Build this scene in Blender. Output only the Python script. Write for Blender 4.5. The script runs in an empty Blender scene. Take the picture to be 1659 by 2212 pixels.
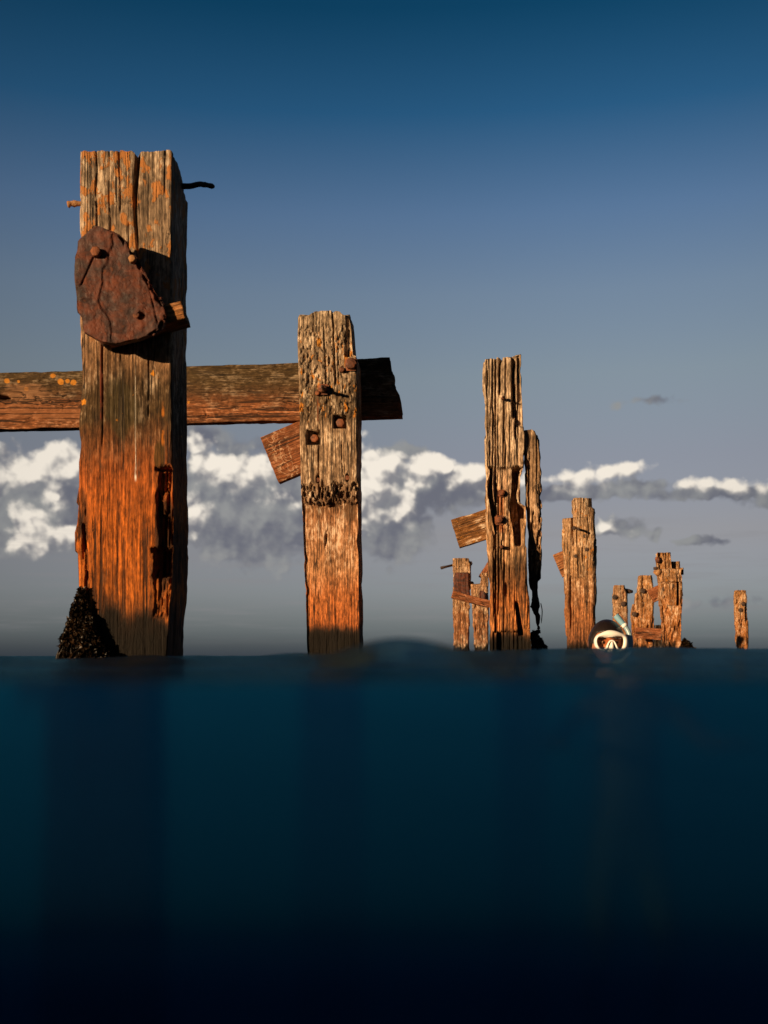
import bpy, bmesh, math, random
import numpy as np
from mathutils import Vector, Matrix
R = math.radians
rnd = random.Random(7)
S = bpy.context.scene
COL = S.collection

# ------------------------------------------------------------------ camera
CAM_H = 0.03                      # the lens sits right at the waterline
FPX = 2400.0                      # focal length in reference pixels (1659 x 2212 reading of the photo)
HY = 1417.0                       # eye level row
CX0 = 829.5
cam = bpy.data.cameras.new('camera')
camo = bpy.data.objects.new('camera', cam); COL.objects.link(camo)
camo.location = (0, 0, CAM_H); camo.rotation_euler = (R(90), 0, 0)
cam.sensor_fit = 'VERTICAL'; cam.sensor_height = 36; cam.lens = 36 * FPX / 2212
cam.shift_y = (HY - 1106) / 2212
cam.clip_start = 0.01; cam.clip_end = 5000
cam.dof.use_dof = True; cam.dof.focus_distance = 5.8; cam.dof.aperture_fstop = 7.0
S.camera = camo

# ------------------------------------------------------------------ exposure
S.view_settings.view_transform = 'Standard'; S.view_settings.look = 'None'
S.view_settings.exposure = 0.40; S.view_settings.gamma = 1.0
S.cycles.use_denoising = True
S.cycles.caustics_reflective = False; S.cycles.caustics_refractive = False
S.cycles.transparent_max_bounces = 16; S.cycles.volume_bounces = 0

SUN_EL, SUN_AZ = 9.0, 227.8       # low, behind the camera to the left

# ------------------------------------------------------------------ node helper
class G:
    def __init__(s, nt):
        s.nt = nt
    def n(s, t, **kw):
        x = s.nt.nodes.new(t)
        for k, v in kw.items(): setattr(x, k, v)
        return x
    def put(s, sock, v):
        if v is None: return
        if isinstance(v, bpy.types.NodeSocket): s.nt.links.new(v, sock)
        else: sock.default_value = v
    def m(s, op, a, b=None, c=None, clamp=False):
        x = s.n('ShaderNodeMath', operation=op, use_clamp=clamp)
        for i, v in enumerate((a, b, c)): s.put(x.inputs[i], v)
        return x.outputs[0]
    def v(s, op, a, b=None, c=None, scale=None):
        x = s.n('ShaderNodeVectorMath', operation=op)
        for i, w in enumerate((a, b, c)): s.put(x.inputs[i], w)
        if scale is not None: s.put(x.inputs['Scale'], scale)
        return x.outputs['Value'] if op in ('LENGTH', 'DOT_PRODUCT', 'DISTANCE') else x.outputs[0]
    def noise(s, vec, scale=1.0, detail=4, rough=.55, dist=0.0):
        x = s.n('ShaderNodeTexNoise')
        s.put(x.inputs['Vector'], vec); s.put(x.inputs['Scale'], scale); s.put(x.inputs['Detail'], detail)
        s.put(x.inputs['Roughness'], rough); s.put(x.inputs['Distortion'], dist)
        return x.outputs['Fac']
    def step(s, v, a, b, lo=0.0, hi=1.0):
        x = s.n('ShaderNodeMapRange', interpolation_type='SMOOTHSTEP')
        s.put(x.inputs[0], v); s.put(x.inputs[1], a); s.put(x.inputs[2], b); s.put(x.inputs[3], lo); s.put(x.inputs[4], hi)
        return x.outputs[0]
    def lin(s, v, a, b, lo=0.0, hi=1.0):
        x = s.n('ShaderNodeMapRange')
        s.put(x.inputs[0], v); s.put(x.inputs[1], a); s.put(x.inputs[2], b); s.put(x.inputs[3], lo); s.put(x.inputs[4], hi)
        return x.outputs[0]
    def ramp(s, v, pts):
        x = s.n('ShaderNodeValToRGB'); cr = x.color_ramp
        pts = sorted(pts)
        while len(cr.elements) < len(pts): cr.elements.new(.5)
        for e, (p, c) in zip(cr.elements, pts):
            e.position = p; e.color = (c[0], c[1], c[2], 1)
        s.put(x.inputs[0], v); return x.outputs[0]
    def mix(s, f, a, b, blend='MIX'):
        x = s.n('ShaderNodeMix', data_type='RGBA', blend_type=blend)
        s.put(x.inputs[0], f)
        for sock, w in ((x.inputs[6], a), (x.inputs[7], b)):
            s.put(sock, (w[0], w[1], w[2], 1) if isinstance(w, (tuple, list)) else w)
        return x.outputs[2]
    def xyz(s, a):
        x = s.n('ShaderNodeSeparateXYZ'); s.put(x.inputs[0], a); return x.outputs
    def cxyz(s, a, b, c):
        x = s.n('ShaderNodeCombineXYZ')
        for i, w in enumerate((a, b, c)): s.put(x.inputs[i], w)
        return x.outputs[0]

# ------------------------------------------------------------------ world: sky texture, graded by elevation, with a far bank of cumulus
def px_dir(px, py):
    u = (px - CX0) / FPX; v = (HY - py) / FPX
    return math.atan(u), math.atan(v / math.sqrt(1 + u * u))

def build_world():
    w = bpy.data.worlds.new('World'); S.world = w; w.use_nodes = True
    nt = w.node_tree; g = G(nt); bg = nt.nodes['Background']
    bg.inputs[1].default_value = 0.076
    sky = g.n('ShaderNodeTexSky', sky_type='NISHITA', sun_disc=False)
    sky.sun_elevation = R(SUN_EL); sky.sun_rotation = R(SUN_AZ)
    d = g.v('NORMALIZE', g.n('ShaderNodeTexCoord').outputs['Generated'])
    x, y, z = g.xyz(d)
    az = g.m('ARCTAN2', x, y); el = g.m('ARCSINE', z)
    # clear-air grade of the sky from the horizon to the zenith
    eln = g.lin(el, 0.0, R(90))
    pts = [(-.2, (.24, .36, .9)), (.35, (.27, .39, .92)), (1.2, (.38, .51, 1.10)), (3.3, (.60, .62, 1.02)), (6.2, (.82, .66, .82)), (10, (.94, .74, .83)),
           (14.1, (1.06, .91, .90)), (18, (.97, .92, 1.0)), (21.6, (.68, .81, 1.05)), (26, (.18, .53, .82)),
           (30.3, (.045, .33, .53)), (40, (.05, .16, .36)), (60, (.04, .12, .26)), (90, (.04, .10, .22))]
    pts = [(max(0, e / 90), tuple(c * .8 for c in col)) for e, col in pts]
    base = g.mix(1.0, sky.outputs[0], g.mix(1.0, g.ramp(eln, pts), (1.25,) * 3, 'MULTIPLY'), 'MULTIPLY')
    K = 10.0
    # turbulent coordinates
    nz = g.n('ShaderNodeTexNoise'); g.put(nz.inputs['Vector'], d); g.put(nz.inputs['Scale'], 46.0); g.put(nz.inputs['Detail'], 3.0)
    off = g.v('MULTIPLY', g.v('SUBTRACT', nz.outputs['Color'], (.5, .5, .5)), (.020, .014, 0))
    p = g.v('ADD', g.cxyz(az, el, 0.0), off)
    p0 = g.cxyz(az, el, 0.0)
    f1 = g.noise(d, 52.0, 5, .5)
    f2 = g.noise(d, 150.0, 5, .6)
    def puff(vec, sc):
        x = g.n('ShaderNodeTexVoronoi', feature='SMOOTH_F1'); g.put(x.inputs['Vector'], vec); g.put(x.inputs['Scale'], sc); g.put(x.inputs['Smoothness'], .35)
        return x.outputs['Distance']
    dd = g.v('ADD', d, g.v('SCALE', g.v('SUBTRACT', nz.outputs['Color'], (.5, .5, .5)), scale=.012))
    def billow(vec): return g.m('SUBTRACT', .62, g.m('ADD', g.m('MULTIPLY', puff(vec, 58.0), .9), g.m('MULTIPLY', puff(vec, 135.0), .42)))
    bil = billow(dd); bil2 = billow(g.v('ADD', dd, (-.0040, 0, .0060)))
    f3 = g.noise(d, 26.0, 4, .5)
    def field(blobs, pp, k=1.0):
        out = None
        for (px, py, rx, ry, wgt) in blobs:
            a, e = px_dir(px, py); sa = k * rx / FPX; se = k * ry / FPX
            q = g.v('MULTIPLY_ADD', pp, (1 / sa, 1 / se, 0), (-a / sa, -e / se, 0))
            b = g.m('MULTIPLY', g.m('SUBTRACT', 1.0, g.v('LENGTH', q)), wgt)
            out = b if out is None else g.m('SMOOTH_MAX', out, b, .25)
        return out
    grey = [(70, 1090, 170, 85, 1), (-120, 1080, 160, 90, 1), (480, 1070, 120, 95, 1), (590, 1090, 150, 100, 1), (540, 1170, 100, 55, 1), (700, 1100, 100, 90, 1),
            (850, 1130, 75, 75, 1), (900, 1060, 90, 55, 1), (1000, 1050, 110, 36, .9), (850, 1180, 55, 28, 1), (430, 945, 55, 30, .8), (860, 985, 60, 25, .7), (1250, 1066, 190, 17, 1),
            (1390, 1048, 60, 12, .8), (1580, 1064, 190, 13, 1), (1320, 1140, 60, 18, .75), (1425, 1148, 16, 14, .6), (1515, 1170, 50, 8, .7), (1405, 862, 60, 10, .45),
            (1560, 1300, 140, 12, .3), (1850, 1070, 180, 22, 1), (2100, 1050, 200, 60, 1), (2500, 1020, 260, 120, 1), (-500, 1040, 260, 130, 1)]
    gf = g.m('ADD', field(grey, p, 1.4), g.m('ADD', g.m('MULTIPLY', g.m('SUBTRACT', f1, .5), 1.0), g.m('MULTIPLY', bil, .5)))
    gm = g.m('MULTIPLY', g.step(gf, .0, .42), .93)
    r0 = g.noise(d, 42.0, 3.2, .5); r1 = g.noise(g.v('ADD', d, (-.0055, 0, .008)), 42.0, 3.2, .5)
    relief = g.m('ADD', g.m('MULTIPLY', g.m('SUBTRACT', r0, r1), .6), g.m('MULTIPLY', g.m('SUBTRACT', bil, bil2), .45))
    gcol = g.mix(g.step(g.m('ADD', f3, g.m('MULTIPLY', relief, .5)), .34, .74), (.140 * K, .146 * K, .182 * K), (.29 * K, .295 * K, .295 * K))
    c1 = g.mix(gm, base, gcol)
    white = [(130, 1002, 95, 42, 1), (60, 1022, 70, 34, .9), (10, 1030, 40, 20, .7), (62, 1140, 42, 55, .95), (85, 1180, 26, 22, .8), (148, 1155, 42, 30, .85), (115, 1075, 30, 32, .55),
             (-90, 1010, 110, 60, 1), (500, 1022, 80, 36, 1), (455, 1010, 48, 36, 1), (555, 1018, 50, 40, .95), (430, 965, 26, 26, .6), (425, 1110, 28, 40, .5), (600, 1075, 60, 20, .35),
             (795, 1050, 75, 85, 1), (840, 1010, 48, 30, .9), (870, 1090, 28, 42, .9), (885, 1040, 30, 20, .5), (930, 1008, 55, 25, 1), (1015, 1026, 52, 27, 1), (1090, 1040, 60, 24, .7),
             (1330, 1018, 70, 19, .68), (1360, 1010, 40, 17, .62), (1245, 1035, 85, 24, .55), (1520, 1045, 70, 15, .58), (1585, 1050, 60, 14, .5), (1670, 1052, 70, 12, .4), (1310, 1138, 30, 16, .30),
             (1900, 1040, 110, 32, .9), (2450, 960, 170, 70, 1), (-520, 960, 170, 80, 1)]
    fw = field(white, p, 1.14); fw2 = field(white, g.v('ADD', p, (-.0045, .0095, 0)), 1.14)
    wf = g.m('ADD', fw, g.m('ADD', g.m('MULTIPLY', bil, .62), g.m('ADD', g.m('MULTIPLY', g.m('SUBTRACT', f1, .5), .45), g.m('MULTIPLY', g.m('SUBTRACT', f2, .5), .25))))
    lit = g.step(g.m('ADD', g.m('SUBTRACT', fw, fw2), g.m('MULTIPLY', relief, 1.0)), -.25, .25)
    wm = g.step(wf, g.lin(lit, 0, 1, -.17, -.05), g.lin(lit, 0, 1, .62, .38))
    wcol = g.mix(g.step(g.m('ADD', g.m('SUBTRACT', fw, fw2), g.m('MULTIPLY', relief, 2.6)), -.60, .42), (.24 * K, .237 * K, .255 * K), (.90 * K, .82 * K, .71 * K))
    c2 = g.mix(wm, c1, wcol)
    # thin streaks low over the horizon
    st = g.noise(g.v('MULTIPLY', d, (1, 1, 14.0)), 9.0, 5, .6)
    c3 = g.mix(g.m('MULTIPLY', g.step(st, .45, .75), g.m('MULTIPLY', g.step(el, R(.3), R(2)), g.step(el, R(9), R(4), 0, .35))), c2, (.25 * K, .24 * K, .25 * K))
    # added dimming of the mostly unseen side and rear sky, to cut ambient fill
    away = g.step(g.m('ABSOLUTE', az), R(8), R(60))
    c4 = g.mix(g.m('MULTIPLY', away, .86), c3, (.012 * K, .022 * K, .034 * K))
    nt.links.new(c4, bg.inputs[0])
build_world()

sl = bpy.data.lights.new('sun', 'SUN'); sl.energy = 5.0; sl.angle = R(.55); sl.color = (1, .68, .37)
so = bpy.data.objects.new('sun', sl); COL.objects.link(so)
az, el = R(SUN_AZ), R(SUN_EL)
to_sun = Vector((math.sin(az) * math.cos(el), math.cos(az) * math.cos(el), math.sin(el)))
so.rotation_euler = to_sun.to_track_quat('Z', 'Y').to_euler(); so.location = to_sun * 30

# ------------------------------------------------------------------ numpy noise
def _h(ix, iy, iz, seed):
    h = (ix.astype(np.int64) * 374761393 + iy.astype(np.int64) * 668265263 + iz.astype(np.int64) * 2147483647 + seed * 1274126177) & 0xffffffff
    h = ((h ^ (h >> 13)) * 1274126177) & 0xffffffff
    h = ((h ^ (h >> 16)) * 2246822519) & 0xffffffff
    return ((h ^ (h >> 15)) & 0xffff) / 65535.0
def vnoise(x, y, z, seed=0):
    x, y, z = np.broadcast_arrays(np.asarray(x, float), np.asarray(y, float), np.asarray(z, float))
    ix, iy, iz = np.floor(x), np.floor(y), np.floor(z)
    fx, fy, fz = x - ix, y - iy, z - iz
    fx = fx * fx * (3 - 2 * fx); fy = fy * fy * (3 - 2 * fy); fz = fz * fz * (3 - 2 * fz)
    r = 0
    for a in (0, 1):
        for b in (0, 1):
            for c in (0, 1):
                w = (fx if a else 1 - fx) * (fy if b else 1 - fy) * (fz if c else 1 - fz)
                r = r + w * _h(ix + a, iy + b, iz + c, seed)
    return r
def fbm(x, y, z, seed=0, oc=4, gain=.5):
    r, a, t = 0, 1.0, 0
    for k in range(oc):
        r = r + a * (vnoise(x, y, z, seed + k * 17) * 2 - 1); t += a; a *= gain
        x, y, z = x * 2.03 + 5.1, y * 2.03 + 1.7, z * 2.03 + 9.2
    return r / t
def sstep(v, a, b):
    t = np.clip((v - a) / (b - a), 0, 1); return t * t * (3 - 2 * t)
def box(v, a, b, s):
    return sstep(v, a - s, a + s) * (1 - sstep(v, b - s, b + s))

# ------------------------------------------------------------------ object helpers
def link(o, parent=None):
    COL.objects.link(o)
    if parent: o.parent = parent
    return o
def mesh_obj(name, V, F, mat, parent=None, smooth=True, loc=None, rot=None):
    me = bpy.data.meshes.new(name)
    me.from_pydata([tuple(v) for v in V], [], [tuple(f) for f in F]); me.update()
    if smooth: me.polygons.foreach_set('use_smooth', np.ones(len(me.polygons), bool))
    if mat: me.materials.append(mat)
    o = link(bpy.data.objects.new(name, me), parent)
    if loc: o.location = loc
    if rot: o.rotation_euler = rot
    return o
def thing(name, label, cat, loc, rotz=0, group=None):
    o = link(bpy.data.objects.new(name, None)); o.empty_display_size = .2
    o.location = loc; o.rotation_euler = (0, 0, rotz)
    tag(o, label, cat, group); return o
def tag(o, label, cat, group=None):
    o['label'] = label; o['category'] = cat
    if group: o['group'] = group
    return o

def timber(name, prof, yf, yb, mat, parent=None, dz=.006, nf=70, nsd=26, rc=.012, amp=(.003, .006), fib=.0015, chip=.01,
           front=None, top=None, toph=.14, seed=0, dzlow=.15, zlow=-.12, loc=None, rot=None, endcap=True, rag=0):
    """A weathered length of wood: rings of a rounded rectangle stacked along local z, then worn by noise."""
    prof = sorted(prof)
    pz = np.array([p[0] for p in prof]); pl = np.array([p[1] for p in prof]); pr = np.array([p[2] for p in prof])
    zt, zb = pz[-1], pz[0]
    zs = list(np.arange(max(zb, zlow), zt, dz)) + [zt]
    if zb < zlow: zs = list(np.arange(zb, zlow, dzlow)) + zs
    for k in range(len(pz)): zs += [pz[k]]
    zs = np.unique(np.round(np.array(zs), 5))
    def yv(q):
        if isinstance(q, (int, float)): return np.full(len(zs), float(q))
        q = sorted(q); return np.interp(zs, [a for a, b in q], [b for a, b in q])
    YF, YB = yv(yf), yv(yb)
    XL = np.interp(zs, pz, pl); XR = np.interp(zs, pz, pr)
    if rag:
        XL = XL + rag * fbm(zs * 9, 0, 0, seed + 41, 4) + rag * sstep(fbm(zs * 5, 2, 0, seed + 43, 3), .1, .2); XR = XR + rag * fbm(zs * 8, 0, 0, seed + 47, 4) - rag * 1.4 * sstep(fbm(zs * 5, 2, 0, seed + 49, 3), .05, .15)
    uf = np.linspace(-1, 1, nf + 1)[:-1]; us = np.linspace(-1, 1, nsd + 1)[:-1]
    U = np.concatenate([uf, np.ones(nsd), -np.linspace(-1, 1, nsd + 1)[:-1], -np.ones(nsd)])
    W = np.concatenate([-np.ones(nf), us, np.ones(nsd), -us])
    N, M = len(U), len(zs)
    X = XL[:, None] + (XR - XL)[:, None] * (U + 1)[None] / 2
    Y = YF[:, None] + (YB - YF)[:, None] * (W + 1)[None] / 2
    Z = np.repeat(zs[:, None], N, 1)
    r = np.minimum(rc, np.minimum((XR - XL), (YB - YF)) * .49)[:, None]
    qx = np.clip(X, XL[:, None] + r, XR[:, None] - r); qy = np.clip(Y, YF[:, None] + r, YB[:, None] - r)
    dx, dy = X - qx, Y - qy; L = np.maximum(np.sqrt(dx * dx + dy * dy), 1e-6)
    dx, dy = dx / L, dy / L
    corner = np.clip((L / r - 1.0) / .414, 0, 1)
    X, Y = qx + dx * r, qy + dy * r
    s = seed * 3.7
    D = amp[0] * fbm(X * 45 + s, Y * 45, Z * 4, seed, 4) + amp[1] * fbm(X * 9 + s, Y * 9, Z * 1.7, seed + 3, 3)
    fb = fbm(X * 150 + s, Y * 150, Z * 9, seed + 7, 3)
    D += fib * fb - fib * 2.2 * sstep(fbm(X * 80, Y * 80 + s, Z * 2.2, seed + 9, 3), .12, .4)
    edge = np.exp(-((1 - np.minimum(np.abs((X - XL[:, None]) / (XR - XL)[:, None] * 2 - 1), 1)) / .12) ** 2)
    D -= chip * np.maximum(edge, corner) * sstep(fbm(X * 12 + s, Y * 12, Z * 7, seed + 11, 4), -.05, .55)
    X = X + dx * D; Y = Y + dy * D
    if front is not None:
        Y = Y + np.clip(-dy, 0, 1) * front(X, Z)
    if top is not None:
        w = np.clip((Z - (zt - toph)) / toph, 0, 1)
        Z = Z + w * top(X, Y)
    Z = Z + np.clip((Z - (zt - .03)) / .03, 0, 1) * .004 * fbm(X * 60, Y * 60, 0, seed + 13, 3)
    V = [np.stack([X.ravel(), Y.ravel(), Z.ravel()], 1)]
    i = np.arange(M - 1)[:, None]; j = np.arange(N)[None]; j2 = (j + 1) % N
    F = np.stack([(i * N + j), (i * N + j2), ((i + 1) * N + j2), ((i + 1) * N + j)], -1).reshape(-1, 4).tolist()
    base = M * N
    def cap(row, flip, base):
        cx, cy = X[row].mean(), Y[row].mean(); prev = row * N + np.arange(N); vs = []; fs = []; b = base
        for k, t in enumerate((.8, .55, .28)):
            xx = cx + (X[row] - cx) * t; yy = cy + (Y[row] - cy) * t
            zz = Z[row].mean() + (Z[row] - Z[row].mean()) * (.4 + .6 * t) + .006 * fbm(xx * 50, yy * 50, k, seed + 21, 3)
            vs.append(np.stack([xx, yy, zz], 1)); cur = b + np.arange(N); b += N
            for a in range(N):
                c = (a + 1) % N; f = (prev[a], prev[c], cur[c], cur[a]); fs.append(f[::-1] if flip else f)
            prev = cur
        vs.append(np.array([[cx, cy, Z[row].mean()]]));
        for a in range(N):
            f = (prev[a], prev[(a + 1) % N], b); fs.append(f[::-1] if flip else f)
        return vs, fs, b + 1
    vs, fs, base = cap(M - 1, False, base); V += vs; F += fs
    if endcap:
        vs, fs, base = cap(0, True, base); V += vs; F += fs
    return mesh_obj(name, np.concatenate(V), F, mat, parent, loc=loc, rot=rot)

def tube(name, pts, radii, mat, parent=None, seg=12, rough=.0, seed=0, loc=None):
    pts = [Vector(p) for p in pts]; V = []; F = []
    for k, p in enumerate(pts):
        t = (pts[min(k + 1, len(pts) - 1)] - pts[max(k - 1, 0)]).normalized()
        a = t.orthogonal().normalized() if k == 0 else (a - t * a.dot(t)).normalized()
        b = t.cross(a)
        for q in range(seg):
            th = 2 * math.pi * q / seg
            rr = radii[k] * (1 + rough * (float(vnoise(q * 1.3, k * .9, seed, seed)) - .5))
            V.append(p + a * math.cos(th) * rr + b * math.sin(th) * rr)
    for k in range(len(pts) - 1):
        for q in range(seg):
            F.append((k * seg + q, k * seg + (q + 1) % seg, (k + 1) * seg + (q + 1) % seg, (k + 1) * seg + q))
    F.append(tuple(range(seg))[::-1]); F.append(tuple((len(pts) - 1) * seg + q for q in range(seg)))
    return mesh_obj(name, V, F, mat, parent, loc=loc)

def spline(pts, n):
    """Catmull-Rom through the points"""
    P = [Vector(p) for p in pts]; P = [P[0] * 2 - P[1]] + P + [P[-1] * 2 - P[-2]]; out = []
    for k in range(1, len(P) - 2):
        for i in range(n):
            t = i / n; a, b, c, d = P[k - 1:k + 3]
            out.append(.5 * ((2 * b) + (c - a) * t + (2 * a - 5 * b + 4 * c - d) * t * t + (3 * b - a - 3 * c + d) * t ** 3))
    out.append(P[-2]); return out

def bolt(x, z, y, r, h, mat, parent, loc, sides=6, washer=0, seed=0, shank=0.0, tilt=0.0):
    """Corroded bolt head whose axis points at -y, with its square washer as a sub-part."""
    prof = [(r * .55, .02), (r * .6, -shank), (r, -shank - .001), (r * 1.02, -shank - h * .55), (r * .96, -shank - h * .95), (r * .80, -shank - h), (0.0001, -shank - h * .97)]
    V = []; F = []; n = 18
    for k, (rr, yy) in enumerate(prof):
        for q in range(n):
            th = 2 * math.pi * q / n + seed
            pr = 1.0
            if sides and k in (2, 3, 4): pr = math.cos(math.pi / sides) / math.cos((th - seed) % (2 * math.pi / sides) - math.pi / sides) * .9 + .1
            pr *= 1 + .16 * (float(vnoise(q * .7, k * 1.1, seed * 9.1, 3)) - .5)
            V.append((x + rr * pr * math.cos(th) + tilt * yy, y + yy, z + rr * pr * math.sin(th)))
    for k in range(len(prof) - 1):
        for q in range(n): F.append((k * n + q, k * n + (q + 1) % n, (k + 1) * n + (q + 1) % n, (k + 1) * n + q))
    o = mesh_obj('bolt', V, F, mat, parent, loc=loc)
    if washer:
        w = washer; bm = bmesh.new(); bmesh.ops.create_cube(bm, size=1)
        bmesh.ops.bevel(bm, geom=bm.edges[:], offset=.12, segments=2, affect='EDGES')
        for v in bm.verts: v.co = Vector((x + v.co.x * w * 2 + rnd.uniform(-.002, .002), y + v.co.y * .012 - .002, z + v.co.z * w * 2 + rnd.uniform(-.002, .002)))
        me = bpy.data.meshes.new('washer'); bm.to_mesh(me); bm.free(); me.materials.append(mat)
        link(bpy.data.objects.new('washer', me), o)
    return o

# ------------------------------------------------------------------ materials
def new_mat(name):
    m = bpy.data.materials.new(name); m.use_nodes = True
    g = G(m.node_tree); return m, g, m.node_tree.nodes['Principled BSDF']

def wood(name, seed, zr, ramp, zn=.16, grain=1.0, lichen=None, spots=None, streaks=(), pale=.35, pale_z=None, wet=.1, axis=2, patches=(), bump=.72, contrast=1.0, zs=1.0, worm=None):
    m, g, bs = new_mat(name)
    zr = (zr[0] * zs, zr[1] * zs); ramp = [(z * zs, c) for z, c in ramp]
    if lichen: lichen = (lichen[0] * zs, lichen[1] * zs) + lichen[2:]
    if pale_z: pale_z = (pale_z[0] * zs, pale_z[1] * zs)
    P = g.v('ADD', g.n('ShaderNodeTexCoord').outputs['Object'], (seed * 1.37, seed * .71, 0))
    P0 = g.n('ShaderNodeTexCoord').outputs['Object']
    xyz = g.xyz(P0)
    s = lambda a, b, c: g.v('MULTIPLY', P, (a, b, c))
    fib = g.noise(s(165, 165, 6), 1, 6, .70, .2)
    fin = g.noise(s(330, 330, 26), 1, 3, .6)
    gran = g.noise(s(85, 85, 30), 1, 5, .66)
    coarse = g.noise(s(17, 17, .9), 1, 4, .55, .3)
    mott = g.noise(s(15, 15, 8), 1, 7, .62)
    zz = xyz[axis] if axis == 2 else g.m('MULTIPLY', xyz[0], -1.0)
    zd = g.m('ADD', zz, g.m('ADD', g.m('MULTIPLY', g.m('SUBTRACT', coarse, .5), zn), g.m('MULTIPLY', g.m('SUBTRACT', mott, .5), zn * .9)))
    t = g.lin(zd, zr[0], zr[1])
    col = g.ramp(t, [((z - zr[0]) / (zr[1] - zr[0]), c) for z, c in ramp])
    # grain tone
    tone = g.m('ADD', g.lin(fib, .30, .70, .30, 1.6), g.lin(coarse, .3, .7, -.16, .20))
    tone = g.m('MULTIPLY', tone, g.m('MULTIPLY', g.lin(mott, .3, .7, .74, 1.24), g.lin(gran, .35, .65, .55, 1.42)))
    tone = g.m('ADD', 1.0, g.m('MULTIPLY', g.m('SUBTRACT', tone, 1.0), contrast))
    col = g.mix(1.0, col, g.cxyz(tone, tone, tone), 'MULTIPLY')
    # pale weathered flakes
    pf = g.m('MULTIPLY', g.step(g.m('ADD', g.m('MULTIPLY', mott, .45), g.m('ADD', g.m('MULTIPLY', fib, .4), g.m('MULTIPLY', gran, .35))), .60, .72), pale)
    if pale_z: pf = g.m('MULTIPLY', pf, g.step(zd, pale_z[0], pale_z[1]))
    col = g.mix(pf, col, (.82, .66, .49))
    # grey-dark bare fibre bands
    col = g.mix(g.m('MULTIPLY', g.step(g.noise(s(48, 48, 6), 1, 6, .65), .55, .66), .6), col, (.06, .04, .027))
    for (px_, pz_, rx, rz, c, k) in patches:
        q = g.v('LENGTH', g.v('MULTIPLY', g.v('SUBTRACT', P0, (px_, 0, pz_)), (1 / rx, 0, 1 / rz)))
        q = g.m('SUBTRACT', q, g.m('ADD', g.m('MULTIPLY', g.m('SUBTRACT', mott, .5), 1.5), g.m('MULTIPLY', g.m('SUBTRACT', fib, .5), .7)))
        col = g.mix(g.m('MULTIPLY', g.step(q, 1.05, .7), k), col, c)
    if worm:
        wn = g.m('ABSOLUTE', g.m('SUBTRACT', g.noise(s(19, 0, 19), 1, 2.5, .5, .8), .5))
        wk = g.m('MULTIPLY', g.step(wn, .030, .012), g.m('MULTIPLY', g.step(xyz[2], worm[0] - .02, worm[0] + .02), g.step(xyz[2], worm[1] + .03, worm[1] - .03)))
        col = g.mix(g.m('MULTIPLY', wk, .8), col, (.52, .33, .21))
    # long drying cracks
    ck = g.noise(s(36, 36, .75), 1, 3, .5, .6)
    crack = g.step(g.m('ABSOLUTE', g.m('SUBTRACT', ck, .5)), .026, .008)
    crack = g.m('MULTIPLY', crack, g.step(g.noise(s(9, 9, 1.4), 1, 2), .44, .52))
    col = g.mix(g.m('MULTIPLY', crack, .85), col, (.012, .008, .006))
    lm = None
    if lichen:
        z0, z1, amt, c = lichen
        ln = g.noise(s(34, 34, 17), 1, 5, .6)
        lm = g.m('MULTIPLY', g.step(ln, .66 - amt * .2, .70 - amt * .2), g.m('MULTIPLY', g.step(zd, z0 - .05, z0 + .1), g.step(zd, z1 + .05, z1 - .1)))
        col = g.mix(lm, col, g.mix(fib, tuple(q * .55 for q in c), tuple(q * 1.25 for q in c)))
    if spots:
        z0, z1, amt, c = spots
        ln = g.noise(s(26, 26, 20), 1, 3, .5)
        sm = g.m('MULTIPLY', g.step(ln, .74 - amt * .1, .76 - amt * .1), g.m('MULTIPLY', g.step(zz, z0 - .02, z0 + .02), g.step(zz, z1 + .02, z1 - .02)))
        col = g.mix(sm, col, c)
        lm = sm if lm is None else g.m('MAXIMUM', lm, sm)
    for (x0, hw, z0, z1, c, k) in streaks:
        dx = g.m('ABSOLUTE', g.m('SUBTRACT', g.m('ADD', xyz[0], g.m('MULTIPLY', g.m('SUBTRACT', mott, .5), hw * .8)), x0))
        f = g.m('MULTIPLY', g.step(dx, hw, hw * .45), g.m('MULTIPLY', g.step(xyz[2], z0 - .01, z0 + .01), g.step(xyz[2], z1 + .03, z1 - .03)))
        f = g.m('MULTIPLY', f, g.m('MULTIPLY', g.step(mott, .36, .46), k))
        col = g.mix(f, col, c)
    wm = g.step(zd, wet + .06, wet - .03) if axis == 2 else 0.0
    if axis == 2 and wet > -1: col = g.mix(g.m('MULTIPLY', wm, .93), col, g.mix(gran, (.005, .005, .005), (.018, .014, .011)))
    m.node_tree.links.new(col, bs.inputs['Base Color'])
    g.put(bs.inputs['Roughness'], g.m('SUBTRACT', .88, g.m('MULTIPLY', wm, .25)) if axis == 2 else .88)
    g.put(bs.inputs['Specular IOR Level'], g.m('MULTIPLY', g.lin(xyz[2], -.12, .02, 0.0, .3), g.m('SUBTRACT', 1.0, g.m('MULTIPLY', wm, .75))) if axis == 2 else .3)
    hgt = g.m('ADD', g.m('MULTIPLY', fib, .8), g.m('ADD', g.m('MULTIPLY', fin, .3), g.m('ADD', g.m('MULTIPLY', gran, .8), g.m('MULTIPLY', mott, .35))))
    hgt = g.m('SUBTRACT', hgt, g.m('MULTIPLY', crack, .9))
    if lm is not None: hgt = g.m('ADD', hgt, g.m('MULTIPLY', lm, .35))
    b = g.n('ShaderNodeBump'); g.put(b.inputs['Height'], hgt); g.put(b.inputs['Strength'], bump); g.put(b.inputs['Distance'], .010 * grain)
    m.node_tree.links.new(b.outputs[0], bs.inputs['Normal'])
    return m

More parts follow.
